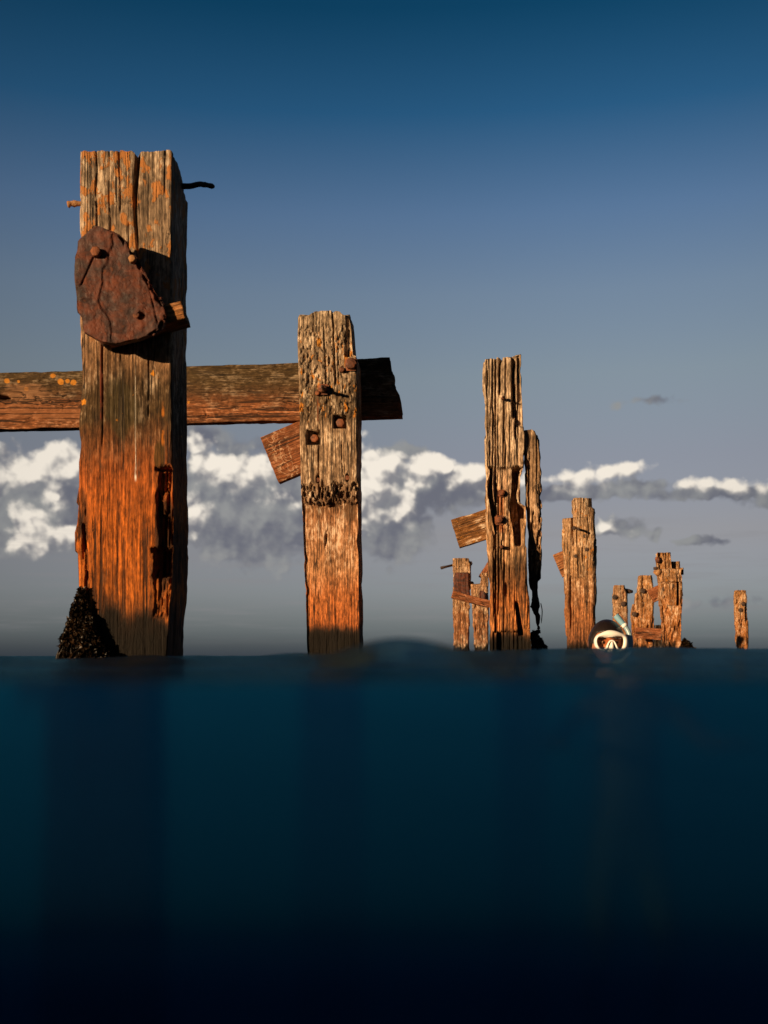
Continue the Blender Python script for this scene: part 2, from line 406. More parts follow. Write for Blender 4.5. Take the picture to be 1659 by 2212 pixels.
def rust(name, dark, light, seed=0, spec=.35):
    m, g, bs = new_mat(name)
    P = g.v('ADD', g.n('ShaderNodeTexCoord').outputs['Object'], (seed, seed * .6, seed * .3))
    a = g.noise(P, 22, 7, .65, .4); b = g.noise(P, 70, 5, .6); c = g.noise(P, 9, 3, .5)
    col = g.ramp(a, [(.28, tuple(q * .35 for q in dark)), (.44, dark), (.56, light), (.70, tuple(q * 1.5 for q in light))])
    col = g.mix(g.m('MULTIPLY', g.step(b, .58, .72), .35), col, (.22, .075, .03))
    col = g.mix(g.m('MULTIPLY', g.step(c, .52, .66), .55), col, (.045, .028, .026))
    m.node_tree.links.new(col, bs.inputs['Base Color'])
    g.put(bs.inputs['Roughness'], g.lin(b, .3, .7, .5, .85)); g.put(bs.inputs['Specular IOR Level'], spec)
    bp = g.n('ShaderNodeBump'); g.put(bp.inputs['Height'], g.m('ADD', a, g.m('MULTIPLY', b, .5))); g.put(bp.inputs['Strength'], .9); g.put(bp.inputs['Distance'], .007)
    m.node_tree.links.new(bp.outputs[0], bs.inputs['Normal'])
    return m

def plain(name, c, rough=.5, spec=.5, var=.2, scale=30, trans=0):
    m, g, bs = new_mat(name)
    P = g.n('ShaderNodeTexCoord').outputs['Object']; n = g.noise(P, scale, 4, .6)
    m.node_tree.links.new(g.mix(n, tuple(q * (1 - var) for q in c), tuple(q * (1 + var) for q in c)), bs.inputs['Base Color'])
    bs.inputs['Roughness'].default_value = rough; bs.inputs['Specular IOR Level'].default_value = spec
    return m

M_rust = rust('rusty_plate_iron', (.040, .012, .008), (.105, .026, .011))
M_bolt = rust('rusty_bolt_iron', (.09, .028, .012), (.22, .07, .025), 3)
M_iron = rust('dark_iron', (.025, .016, .013), (.06, .03, .018), 5)
M_peg = rust('lichen_crusted_iron', (.28, .12, .04), (.50, .27, .12), 8)

# ------------------------------------------------------------------ pixel-to-place helpers
SB = 7.0                              # depth of the sea bed below the water
def PX(px, D): return (px - CX0) / FPX * D
def PZ(py, D): return CAM_H + (HY - py) / FPX * D

ORANGE = (.50, .17, .028)
class Post:
    """An upright timber pile: an Empty on the sea bed, parts in local coordinates with z = 0 at the water."""
    def __init__(s, label, px, D, depth=.29, rot=0, group='old pier piles standing in the sea', name='pier_pile', cat='pier pile'):
        s.D = D; s.cx = PX(px, D); s.depth = depth
        s.t = thing(name, label, cat, (s.cx, D + depth / 2, -SB), R(rot), group)
        s.loc = (0, 0, SB)
        s.c, s.s = math.cos(R(rot)), math.sin(R(rot))
    def x(s, px, dD=0): return PX(px, s.D + dD) - s.cx
    def z(s, py, dD=0): return PZ(py, s.D + dD)
    def px(s, X): return (X + s.cx) * FPX / s.D + CX0
    def py(s, Z): return HY - (Z - CAM_H) * FPX / s.D
    @property
    def yf(s): return -s.depth / 2
    def prof(s, rows, under=True, dD=0):
        p = [(s.z(r[0], dD), s.x(r[1], dD), s.x(r[2], dD)) for r in rows]
        if under:
            lo = min(p); w = lo[2] - lo[1]
            p += [(-.25, lo[1] - .005, lo[2] + .005), (-1.2, lo[1] - w * .06, lo[2] + w * .06), (-SB, lo[1] - w * .08, lo[2] + w * .08)]
        return p

# ================================================================== PILE 1: the big one with the rusty plate
p1 = Post('largest and nearest weathered timber pile with a rusty iron plate bolted to its face', 273, 3.5, .29)
z1 = p1.z
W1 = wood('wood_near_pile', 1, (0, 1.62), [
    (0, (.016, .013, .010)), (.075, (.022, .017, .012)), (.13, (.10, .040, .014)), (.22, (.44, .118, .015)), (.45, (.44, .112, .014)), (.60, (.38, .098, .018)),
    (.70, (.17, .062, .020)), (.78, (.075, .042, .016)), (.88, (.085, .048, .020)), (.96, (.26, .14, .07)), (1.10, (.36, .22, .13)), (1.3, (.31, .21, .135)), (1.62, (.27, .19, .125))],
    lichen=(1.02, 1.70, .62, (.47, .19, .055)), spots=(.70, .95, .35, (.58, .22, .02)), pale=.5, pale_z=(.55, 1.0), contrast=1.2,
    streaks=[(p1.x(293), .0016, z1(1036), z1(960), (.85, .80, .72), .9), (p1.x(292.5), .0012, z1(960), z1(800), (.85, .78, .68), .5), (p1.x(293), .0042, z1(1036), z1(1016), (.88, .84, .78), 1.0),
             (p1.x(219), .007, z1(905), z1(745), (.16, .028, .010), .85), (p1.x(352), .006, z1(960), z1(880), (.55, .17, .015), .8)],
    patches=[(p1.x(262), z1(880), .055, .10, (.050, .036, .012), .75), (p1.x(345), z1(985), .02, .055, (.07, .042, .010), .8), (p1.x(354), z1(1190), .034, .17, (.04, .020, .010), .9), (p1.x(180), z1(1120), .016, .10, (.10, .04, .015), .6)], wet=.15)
def front1(X, Z):
    px, py = p1.px(X), p1.py(Z)
    d = .05 * np.exp(-((px - 295 - 3 * np.sin(py / 40.)) / (2.2 + 1.4 * sstep(500 - py, 0, 170))) ** 2) * sstep(py, 560, 480)     # the deep split at the top
    for (c, a, b, w, k) in ((208, 300, 500, 1.3, .012), (236, 300, 520, 1.2, .010), (258, 300, 460, 1.2, .012), (357, 300, 420, 1.2, .012), (277, 480, 560, 1.2, .014),
                            (222, 730, 960, 1.4, .012), (262, 760, 850, 1.1, .010), (322, 760, 900, 1.1, .012), (185, 1080, 1320, 1.3, .010)):
        d += k * np.exp(-((px - c - 2.5 * fbm(py / 60., c, 0, 3, 2)) / w) ** 2) * box(py, a, b, 12)
    d += .010 * np.exp(-((py - (443 - (px - 215) * .09)) / 2.2) ** 2) * box(px, 200, 300, 6) * (.5 + .5 * fbm(px / 9., 0, 0, 4, 2))
    # broken, rotted strip down the right edge of the face
    e = px - (340 + 9 * fbm(py / 35., 1, 0, 5, 3) - 10 * sstep(py, 1150, 1260))
    rib = fbm(px / 2.8, 0, py / 60., 6, 4)
    d += (.018 + .030 * sstep(rib, -.15, .25)) * sstep(e, 0, 6) * box(py, 1010, 1330, 10) * (1 - .6 * box(py, 1250, 1345, 14))
    d += .05 * np.exp(-((py - 1013 - 2 * fbm(px / 5., 0, 0, 8, 2)) / 2.6) ** 2) * box(px, 336, 374, 3)
    d += .045 * box(py, 1185 + 8 * fbm(px / 6., 2, 0, 9, 2), 1245, 6) * sstep(px + 12 * fbm(px / 9., 0, py / 12., 3, 3), 328, 340)
    d += .03 * np.exp(-((px - 180 - (py - 1110) * .04) / 4) ** 2) * box(py, 1120, 1300, 15) * sstep(fbm(px / 5., 0, py / 20., 12, 3), -.1, .2)
    return d
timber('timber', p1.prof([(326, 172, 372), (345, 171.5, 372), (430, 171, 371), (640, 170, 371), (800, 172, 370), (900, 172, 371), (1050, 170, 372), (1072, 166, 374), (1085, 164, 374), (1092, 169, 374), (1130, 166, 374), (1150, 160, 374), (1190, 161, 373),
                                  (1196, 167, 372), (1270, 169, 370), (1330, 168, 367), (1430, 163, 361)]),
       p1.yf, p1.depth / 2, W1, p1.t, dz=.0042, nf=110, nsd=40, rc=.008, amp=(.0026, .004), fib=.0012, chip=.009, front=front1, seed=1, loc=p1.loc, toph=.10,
       top=lambda X, Y: -.05 * sstep(Y, -.08, .13) * sstep(X, -.02, .13) + .004 * fbm(X * 40, Y * 40, 0, 3, 3) - .010 * np.exp(-((X - p1.x(294)) / .006) ** 2))
yf = p1.yf
# iron pins driven through the head of the pile
tube('iron_pin', spline([(p1.x(186, .1), yf + .10, z1(441, .1)), (p1.x(160, .085), yf + .085, z1(440, .085)), (p1.x(145, .08), yf + .08, z1(441.5, .08))], 4), [.0095 + .002 * math.sin(k * 2) for k in range(8)] + [.008], M_peg, p1.t, 12, .35, 4, p1.loc)
tube('iron_pin', spline([(p1.x(380, .16), yf + .16, z1(401, .16)), (p1.x(410, .16), yf + .16, z1(402, .16)), (p1.x(430, .15), yf + .15, z1(398, .15)), (p1.x(447, .15), yf + .15, z1(400, .15)), (p1.x(462, .14), yf + .14, z1(403, .14))], 4), [.009] * 8 + [.0085] * 4 + [.008] * 4 + [.0055], M_iron, p1.t, 12, .3, 7, p1.loc)
# plank end wedged between pile and plate, rising to the right
pk = wood('wood_wedge_plank', 9, (-.1, .6), [(0, (.30, .12, .035)), (.6, (.34, .14, .045))], pale=.15, wet=-9)
def local_plank(post, a, b, h, th, y, mat, name='plank', seed=3, dD=0, nf=24, cutl=0, cutr=0, parent=None, amp=(.002, .003), ragged=0, **kw):
    """A plank between two picture points a -> b (centre line), h wide, th thick, its grain along its length."""
    ax, az_, bx, bz = post.x(a[0], dD), post.z(a[1], dD), post.x(b[0], dD), post.z(b[1], dD)
    Lg = math.hypot(bx - ax, bz - az_); ang = math.atan2(bz - az_, bx - ax)
    prof = [(0, -h / 2, h / 2), (Lg, -h / 2, h / 2)]
    o = timber(name, prof, -th / 2, th / 2, mat, parent or post.t, dz=max(.006, Lg / 60), nf=nf, nsd=10, rc=.006, amp=amp, fib=.001, chip=.006, seed=seed, zlow=-1,
               top=lambda X, Y: X * cutr + ragged * fbm(X * 50, Y * 3, 0, seed, 3), toph=Lg * .5, **kw)
    o.location = (ax, y, az_ + post.loc[2]); o.rotation_euler = (0, R(90) - ang, 0)
    return o
local_plank(p1, (233, 735), (407, 688), .062, .095, yf - .049, pk, 'wedge_plank', 5, nf=30)
# the rusty plate, two corroded layers
PLX = lambda X: 121 + X * .21875
PLY = lambda Y: 302.4 + Y * .21875
rows = [(850, 400, 470), (870, 350, 520), (890, 318, 560), (930, 280, 640), (960, 236, 668), (990, 208, 700), (1060, 205, 722), (1090, 203, 745), (1150, 182, 800), (1200, 180, 832), (1260, 182, 862), (1310, 185, 902), (1380, 190, 930), (1480, 198, 980), (1570, 203, 1040), (1640, 206, 1080),
        (1700, 212, 1100), (1740, 248, 1102), (1780, 253, 1098), (1850, 266, 1060), (1890, 280, 1000), (1930, 345, 910), (1960, 395, 830), (1985, 450, 700), (2003, 545, 640)]
prows = [(PLY(r[0]), PLX(r[1]), PLX(r[2])) for r in rows]
PD = -.125                                  # the plate stands this far in front of the face
xp = lambda px: p1.x(px - 4, PD)
zp = lambda py: p1.z(py, PD)
def frontp(X, Z):
    px, py = (X + p1.cx) * FPX / (p1.D + PD) + CX0 + 4, HY - (Z - CAM_H) * FPX / (p1.D + PD)
    lay = fbm(px / 70., 0, py / 90., 31, 3) * 1.3
    d = .004 * (np.floor(lay) + sstep(lay - np.floor(lay), .0, .10)) + .0022 * fbm(px / 16., 3, py / 16., 33, 5)        # thin flaking layers
    rim = np.interp(py, [q[0] for q in prows], [q[2] for q in prows]) - px
    d += .022 * (1 - sstep(rim + 5 * fbm(px / 12., 1, py / 12., 36, 3), 3, 9)) * sstep(fbm(px / 14., 0, py / 14., 35, 3), -.15, .1)
    d += .03 * (1 - sstep(((px - 308) / 9) ** 2 + ((py - 681) / 8) ** 2, .5, 1.2))
    d += .008 * np.exp(-((px - 190 + (py - 590) * .45) / 1.6) ** 2) * box(py, 555, 615, 5) + .008 * np.exp(-((px - 335 - (py - 660) * .25) / 1.5) ** 2) * box(py, 610, 700, 5)
    return d
plate = timber('rusty_plate', [(zp(a), xp(b), xp(c)) for a, b, c in prows], yf + PD, yf - .092, M_rust, p1.t, dz=.0035, nf=100, nsd=10, rc=.005, amp=(.002, .004), fib=.0, chip=.012, front=frontp, seed=31, loc=p1.loc, zlow=-9)
bolt(xp(213), zp(547), yf - .120, .016, .024, M_bolt, plate, (0, 0, 0), 6, 0, 1)
bolt(xp(291), zp(562), yf - .120, .012, .022, M_peg, plate, (0, 0, 0), 6, 0, 2)
bolt(xp(297), zp(679), yf - .112, .011, .010, M_bolt, plate, (0, 0, 0), 6, 0, 3)
tube('rust_rim', spline([(xp(a), yf - .112, zp(b)) for a, b in ((348, 640), (357, 662), (360, 683), (351, 703), (332, 722))], 7), [.0035 + .0028 * math.sin(k * 2.3) * math.sin(k * .9) for k in range(29)], M_rust, plate, 8, .6, 11)
tube('iron_pin', spline([(p1.x(238), yf + .02, z1(748)), (p1.x(237), yf - .03, z1(751)), (p1.x(233), yf - .07, z1(747))], 3), [.010, .011, .012, .012, .013, .012, .011], M_iron, p1.t, 10, .5, 3, p1.loc)

# seaweed hanging on its left corner
def seaweed(name, label, px, D, rows, n, loc_y, ln, seed, dy=.12, wd=.010, leafy=4):
    r = random.Random(seed); V = []; F = []
    zt, zb = PZ(rows[0][0], D), PZ(rows[-1][0], D)
    def edge(z):
        py = HY - (z - CAM_H) * FPX / D
        return (PX(np.interp(py, [q[0] for q in rows], [q[1] for q in rows]), D), PX(np.interp(py, [q[0] for q in rows], [q[2] for q in rows]), D))
    cx = PX(px, D)
    for k in range(n):
        t = r.random() ** .8; z = zt + (zb - zt) * t; a, b = edge(z); q = r.random()
        x = a + (b - a) * q; y = loc_y - dy * t * math.sin(math.pi * min(.98, .25 + .6 * q)) * (.4 + .6 * r.random()) + .02
        L = ln * (.5 + r.random()); th = r.uniform(-.35, .35) + (q - .5) * .9; w0 = wd * (.5 + r.random()); ph = r.uniform(0, 6)
        out = r.uniform(-.3, 1); m = 7
        for i in range(m):
            u = i / (m - 1); zz = z - L * u
            ww = w0 * (.55 + .45 * math.sin(ph + u * 11)) * (1.05 - .6 * u); s = math.sin(ph + u * 5) * .006
            c = Vector((x + math.sin(th) * L * u * .45 + s, y - .018 * u * out + .004 * math.cos(ph + 7 * u), zz))
            dv = Vector((math.cos(ph), math.sin(ph) * .7, .15)) * ww
            V += [c - dv, c + Vector((0, -.004, 0)), c + dv]
            if i:
                b0 = len(V) - 6; F += [(b0, b0 + 1, b0 + 4, b0 + 3), (b0 + 1, b0 + 2, b0 + 5, b0 + 4)]
        for e in range(r.randint(0, 1)):                     # air bladders
            u = r.random(); c = Vector((x + math.sin(th) * L * u * .45, y - .018 * u * out - .006, z - L * u)); rr = r.uniform(.003, .006); b0 = len(V)
            V += [c + Vector(v) * rr for v in ((1, 0, 0), (0, -1, 0), (-1, 0, 0), (0, 1, 0), (0, 0, 1.5), (0, 0, -1.5))]
            F += [(b0 + i, b0 + (i + 1) % 4, b0 + 4) for i in range(4)] + [(b0 + (i + 1) % 4, b0 + i, b0 + 5) for i in range(4)]
    for k in range(int(n * leafy)):
        t = r.random() ** .7; z = zt + (zb - zt) * t; a, b = edge(z); q = r.random() * 1.06 - .03
        lump = float(fbm(q * 4, 0, z * 22, seed + 3, 3))
        c = Vector((a + (b - a) * q, loc_y - dy * (t * math.sin(math.pi * min(.98, max(.05, .2 + .65 * q))) * .75 + .25 * t) * (.75 + .8 * lump) + .01, z + r.uniform(-.01, .01)))
        u = Vector((r.uniform(-1, 1), r.uniform(-1, .3), r.uniform(-1.4, .4))).normalized(); w = u.cross(Vector((r.uniform(-1, 1), -1, r.uniform(-1, 1)))).normalized(); h = u.cross(w)
        L = wd * r.uniform(.9, 2.6); ww = L * r.uniform(.28, .55); b0 = len(V)
        V += [c - u * L, c - u * L * .3 + w * ww + h * ww * .3, c + u * L * .4 + w * ww * .8, c + u * L, c + u * L * .4 - w * ww * .8 + h * ww * .4, c - u * L * .3 - w * ww, c + h * ww * .7]
        F += [(b0 + e, b0 + (e + 1) % 6, b0 + 6) for e in range(6)]
    o = mesh_obj(name, [v - Vector((cx, loc_y, 0)) for v in V], F, M_weed); o.location = (cx, loc_y, 0)
    return tag(o, label, 'seaweed', 'clumps of seaweed on the piles')
def weed_mat():
    m, g, bs = new_mat('brown_seaweed'); P = g.n('ShaderNodeTexCoord').outputs['Object']
    n = g.noise(P, 30, 4, .6); n2 = g.noise(P, 110, 3, .6)
    c = g.ramp(n, [(.3, (.004, .003, .002)), (.5, (.010, .006, .003)), (.68, (.045, .023, .010))])
    m.node_tree.links.new(g.mix(g.step(n2, .62, .75), c, (.07, .036, .013)), bs.inputs['Base Color'])
    bs.inputs['Roughness'].default_value = .38; bs.inputs['Specular IOR Level'].default_value = .22
    return m
M_weed = weed_mat()
seaweed('seaweed', 'dark brown seaweed clump draped on the left foot of the largest pile', 200, 3.5,
        [(1272, 176, 184), (1305, 164, 189), (1340, 153, 200), (1380, 142, 216), (1425, 133, 242), (1450, 127, 262)], 240, 3.475, .13, 5, .07, .0058, 6)

# ================================================================== the long rail bolted behind pile 2
D = 6.85
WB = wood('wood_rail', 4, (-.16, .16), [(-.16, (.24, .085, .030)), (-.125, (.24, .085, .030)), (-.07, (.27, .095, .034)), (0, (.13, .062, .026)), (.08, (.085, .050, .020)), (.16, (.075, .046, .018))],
          zn=.14, axis=0, spots=None, pale=.22, bump=.8, patches=[((py - 858) / FPX * D, (px + 45) / FPX * D, rr, rr * 1.1, (.56, .22, .025), .95) for px, py, rr in ((20, 826, .016), (135, 828, .020), (150, 826, .014), (163, 829, .018), (118, 814, .016), (62, 843, .015), (45, 827, .010), (246, 822, .008), (410, 872, .01))] + [(-.02, .30, .06, .16, (.34, .17, .085), .6), (.09, .45, .06, .4, (.30, .12, .05), .6)])
def beam_y(px, top):
    xs = [-260, 0, 170, 410, 645, 780, 868]; t = [815, 809, 803, 794, 787, 777, 775]; b = [941, 931, 927, 917, 912, 906, 903]
    return np.interp(px, xs, t if top else b)
bx0, bx1 = -45, 866
bz0 = PZ((beam_y(330, 1) + beam_y(330, 0)) / 2, D)
prof = []
for px in np.linspace(bx0, bx1, 60):
    n = 1.2 * float(fbm(px / 25., 0, 0, 2, 3)); hi, lo = PZ(beam_y(px, 1) + n, D) - bz0, PZ(beam_y(px, 0), D) - bz0
    prof.append((PX(px, D) - PX(bx0, D), -hi, -lo))
def frontb(X, Z):
    px = bx0 + Z * FPX / D; zz = -X
    d = .006 * sstep(fbm(X * 30, 0, Z * 12, 5, 4), .1, .4)
    d += .07 * (1 - sstep(((px - 12) / 15) ** 2 + ((zz + .005 - .0) / .014) ** 2, .5, 1.1))
    d += .02 * (1 - sstep(((px - 25) / 40) ** 2 + ((zz) / .035) ** 2, .3, 1.1))
    d += .012 * np.exp(-((px - 447) / 1.2) ** 2) * box(zz, -.13, -.085, .01)
    d += .010 * sstep(fbm(X * 60, 2, Z * 30, 8, 4), .0, .25) * np.exp(-(((px - 618) / 26) ** 2 + ((zz + .04) / .035) ** 2))
    d += .010 * sstep(fbm(X * 45, 2, Z * 22, 9, 4), .0, .3) * np.exp(-(((px - 110) / 45) ** 2 + ((zz + .03) / .07) ** 2))
    return d
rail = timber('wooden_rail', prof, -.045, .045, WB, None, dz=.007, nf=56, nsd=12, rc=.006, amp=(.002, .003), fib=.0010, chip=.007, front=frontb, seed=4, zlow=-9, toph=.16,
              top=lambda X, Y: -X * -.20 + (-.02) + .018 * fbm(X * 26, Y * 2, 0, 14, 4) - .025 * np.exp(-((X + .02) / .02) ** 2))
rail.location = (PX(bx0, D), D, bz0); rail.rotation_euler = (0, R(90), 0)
tag(rail, 'long horizontal weathered rail running behind the two nearest piles', 'rail')

# ================================================================== PILE 2
p2 = Post('second largest pile with square bolt recesses and a rotted ledge halfway down', 715, 6.5, .30, -4)
z2 = p2.z
W2 = wood('wood_second_pile', 2, (0, 1.9), [
    (0, (.002, .002, .002)), (.03, (.014, .012, .010)), (.10, (.022, .018, .013)), (.155, (.05, .027, .015)), (.20, (.36, .10, .024)), (.36, (.46, .15, .042)), (.48, (.46, .215, .095)), (.74, (.42, .19, .085)), (.80, (.25, .115, .05)), (.86, (.22, .12, .065)),
    (.98, (.35, .22, .13)), (1.22, (.37, .24, .145)), (1.27, (.14, .085, .045)), (1.40, (.17, .11, .06)), (1.50, (.33, .23, .15)), (1.7, (.30, .21, .135)), (1.9, (.24, .17, .105))],
    zn=.07, zs=1.12, lichen=(1.22, 1.72, .36, (.55, .21, .03)), pale=.8, pale_z=(.3, .6), wet=.18, contrast=1.25,
    streaks=[(p2.x(690), .006, z2(910), z2(850), (.20, .06, .02), .7), (p2.x(668), .004, z2(1390), z2(1325), (.75, .45, .16), .8)],
    patches=[(p2.x(692), z2(740), .018, .032, (.55, .22, .02), .9), (p2.x(760), z2(1105), .035, .07, (.11, .055, .025), .8), (p2.x(705), z2(1395), .10, .07, (.022, .018, .015), .8)])
def front2(X, Z):
    px, py = p2.px(X), p2.py(Z)
    led = 1086 + 5 * fbm(px / 16., 0, 0, 21, 3) + 4 * np.sin((px - 655) / 38.)
    d = .026 * sstep(py, led - 1.5, led + 1.5)                                             # face set back below the ledge
    rot = box(py, 1046 + 10 * fbm(px / 14., 1, 0, 22, 3), led + 1, 4)
    d += rot * (.040 * sstep(fbm(px / 5., 0, py / 11., 23, 5), -.02, .25) - .012 * sstep(fbm(px / 4., 2, py / 8., 24, 4), .0, .3))
    d += rot * .030 * np.exp(-((px - 738) / 12) ** 2)
    for (cx, cy, w, h) in ((680, 943, 13, 15.5), (738, 911, 13.5, 13.5)):                  # square recesses
        d += .07 * box(px, cx - w, cx + w, 1.0) * box(py, cy - h, cy + h, 1.2)
    for (c, a, b, w, k) in ((722, 655, 830, 1.6, .03), (704, 700, 870, 1.2, .014), (681, 660, 720, 1.0, .012), (690, 920, 1080, 1.4, .020), (742, 950, 1040, 1.0, .010), (665, 930, 1040, 1.0, .010), (735, 770, 830, 1, .012), (700, 1040, 1075, 2.2, .03)):
        d += k * np.exp(-((px - c - 3 * fbm(py / 45., c, 0, 3, 2) - (py - a) * .035) / w) ** 2) * box(py, a, b, 10)
    d += .03 * np.exp(-(((px - 707 + (py - 1165) * .12) / 2.4) ** 2 + ((py - 1165) / 13) ** 2))
    d += .03 * sstep(px, 747, 756) * sstep(771 - py, -2, 2)                                # cut away beside the head
    d += .010 * sstep(fbm(px / 5., 0, py / 9., 27, 4), .0, .25) * box(py, 700, 905, 20)
    d += .05 * (1 - sstep(((px - 690) / 4) ** 2 + ((py - 1034) / 9) ** 2, .5, 1.2)) + .05 * (1 - sstep(((px - 754) / 4) ** 2 + ((py - 1032) / 9) ** 2, .5, 1.2))
    return d
timber('timber', p2.prof([(660, 647, 757), (668, 646, 759), (710, 645, 762), (745, 645, 764), (766, 645, 766), (769, 645.5, 773), (790, 646, 774), (900, 649, 776), (1050, 652, 776), (1100, 655, 776), (1200, 659, 778), (1300, 663, 779), (1430, 667, 781)]),
       p2.yf, p2.depth / 2, W2, p2.t, dz=.0055, nf=96, nsd=30, rc=.012, amp=(.0035, .005), fib=.0016, chip=.012, front=front2, seed=2, loc=p2.loc, toph=.12,
       top=lambda X, Y: -.045 * sstep(X, .04, .14) - .03 * sstep(-X, .08, .15) - .03 * sstep(-Y, .08, .14) + .010 * fbm(X * 25, Y * 25, 0, 3, 3) - .015 * np.exp(-((X - p2.x(724)) / .005) ** 2))
y2 = p2.yf
bolt(p2.x(763), z2(789), y2 - .008, .034, .035, M_bolt, p2.t, p2.loc, 6, .036, 1)
bolt(p2.x(743), z2(800), y2 + .005, .016, .030, M_bolt, p2.t, p2.loc, 0, 0, 5)
bolt(p2.x(703), z2(842), y2 - .006, .024, .040, M_bolt, p2.t, p2.loc, 6, .032, 2)
bolt(p2.x(690), z2(850), y2 + .004, .014, .028, M_bolt, p2.t, p2.loc, 0, 0, 6)
bolt(p2.x(738), z2(912), y2 + .045, .027, .030, M_bolt, p2.t, p2.loc, 6, 0, 3)
bolt(p2.x(681), z2(944), y2 + .052, .025, .026, M_bolt, p2.t, p2.loc, 6, 0, 4)
tube('iron_pin', [(p2.x(704), y2 + .03, z2(843)), (p2.x(706), y2 - .14, z2(846))], [.010, .008], M_iron, p2.t, 10, .3, 2, p2.loc)
bolt(p2.x(690), z2(1036), y2 + .02, .014, .015, M_bolt, p2.t, p2.loc, 0, 0, 8)
bolt(p2.x(754), z2(1032), y2 + .02, .014, .015, M_bolt, p2.t, p2.loc, 0, 0, 9)
WS = wood('wood_brace_stub', 12, (-1, 1), [(0, (.20, .065, .022)), (1, (.20, .065, .022))], pale=.1, wet=-9, bump=.6, worm=(.03, .15))
def worm(X, Z): return -.006 * np.exp(-(fbm(X * 22, 0, Z * 22, 51, 3) / .09) ** 2) * box(Z, .02, .13, .02) * (1 - sstep(np.abs(X), .08, .11))
local_plank(p2, (576.5, 991.5), (700, 941), .305, .07, .19, WS, 'brace_stub', 12, dD=.3, nf=50, front=worm)

# ================================================================== PILE 3: split, hollowed, with a loose side board
p3 = Post('tall split pile with a rounded board hanging ragged down its right side', 1095, 6.7, .20, -3)
QX = lambda X: 941.8 + X * .164
QA = lambda Y: 751.8 + Y * .164
QB = lambda Y: 1088.8 + Y * .164
z3 = p3.z
W3 = wood('wood_split_pile', 3, (0, 2.15), [
    (0, (.002, .002, .002)), (.03, (.013, .011, .010)), (.12, (.022, .017, .012)), (.19, (.10, .045, .018)), (.24, (.42, .16, .05)), (.42, (.38, .13, .035)), (.58, (.20, .085, .032)), (.66, (.17, .085, .038)),
    (.74, (.46, .26, .13)), (1.0, (.44, .23, .105)), (1.2, (.52, .32, .19)), (1.5, (.52, .36, .235)), (1.8, (.48, .34, .225)), (2.15, (.36, .25, .16))],
    zn=.10, zs=.859, pale=.85, pale_z=(.7, .95), lichen=None, wet=.15, contrast=1.35,
    streaks=[(p3.x(1090), .011, z3(1000), z3(870), (.17, .075, .03), .7), (p3.x(1085), .02, z3(1150), z3(1065), (.33, .09, .02), .75)])
def front3(X, Z):
    px, py = p3.px(X), p3.py(Z)
    d = 0 * px
    up = 1 - sstep(py, 1004, 1010)
    for (c, a, b, w, k) in ((1082, 760, 850, 2.0, .05), (1111.5, 760, 900, 3.2, .08), (1055, 800, 1010, 1.1, .03), (1067, 830, 1010, 1.3, .03), (1078, 900, 1010, 1.0, .02), (1094, 930, 1010, 1.1, .02), (1116, 830, 945, 2.0, .06),
                            (1122, 920, 940, 1.6, .03), (1103, 900, 1000, 1.2, .02), (1080, 1060, 1320, 1.3, .03), (1068, 1150, 1330, 1.2, .03), (1085, 1170, 1225, 1.6, .04), (1091, 1215, 1245, 1.4, .02), (1096, 1262, 1285, 2.0, .04)):
        d = d + k * np.exp(-((px - c - 2.0 * fbm(py / 30., c, 0, 3, 2)) / w) ** 2) * box(py, a, b, 8)
    d += .04 * sstep(px, 1117, 1121) * (1 - sstep(py, 915, 925))                           # dark stepped right edge of the head
    low = sstep(py, 1006 + 3 * fbm(px / 8., 0, 0, 41, 2), 1012) * (1 - sstep(py, 1195, 1215))
    xl = np.interp(py, [1000, 1015, 1050, 1070, 1100, 1120, 1145], [1057, 1056, 1055, 1057, 1062, 1066, 1070])
    gapw = np.interp(py, [1000, 1050, 1090, 1130, 1150], [11, 11, 10, 9, 1])
    d += .13 * low * box(px, xl, xl + gapw, .8) * (1 - sstep(py, 1138, 1150))              # the black gap behind the left strip
    d += .03 * low * sstep(px, xl + gapw, xl + gapw + 2) * (1 - sstep(py, 1110, 1160))      # inner post set back
    xr = np.interp(py, [1000, 1060, 1100, 1130, 1180], [1110, 1108, 1104, 1109, 1116])
    d += .15 * low * sstep(px, xr - 1.5, xr + 1.5) * (1 - sstep(py, 1170, 1182)) * (1 - box(px, 1128, 1145, 1.5) * sstep(py, 1112, 1120))
    d += .12 * box(px, 1114 + (py - 1300) * .12, 1121 + (py - 1300) * .18, 1.2) * box(py, 1302, 1370, 5)
    d += .03 * sstep(py, 1362 + 6 * fbm(px / 9., 0, 0, 43, 3) - 14 * sstep(px, 1118, 1128), 1366) * sstep(px, 1066, 1070)
    return d
timber('timber', p3.prof([(QA(145), QX(640), QX(1136)), (QA(500), QX(640), QX(1143)), (QA(1030), QX(655), QX(1156)), (QA(1060), QX(660), QX(1165)), (QA(1570), QX(670), QX(1178)), (QA(1640), QX(672), QX(1150)), (QA(1700), QX(672), QX(1138)), (QA(2020), QX(678), QX(1150)), (QA(2080), QX(680), QX(1205)),
                                  (QB(300), QX(690), QX(1210)), (QB(480), QX(695), QX(1212)), (QB(700), QX(702), QX(1218)), (QB(1000), QX(715), QX(1228)), (QB(1300), QX(728), QX(1255)), (QB(1970), QX(735), QX(1268))]),
       p3.yf, p3.depth / 2, W3, p3.t, dz=.0065, nf=110, nsd=26, rc=.010, amp=(.007, .008), fib=.0045, chip=.020, rag=.004, front=front3, seed=3, loc=p3.loc, toph=.16,
       top=lambda X, Y: .02 * sstep(X, -.13, .1) + .012 * fbm(X * 60, Y * 8, 0, 3, 3) - .045 * np.exp(-((X - p3.x(1083)) / .009) ** 2) - .05 * np.exp(-((X - p3.x(1113)) / .010) ** 2) + .02 * np.exp(-((X - p3.x(1126)) / .008) ** 2))
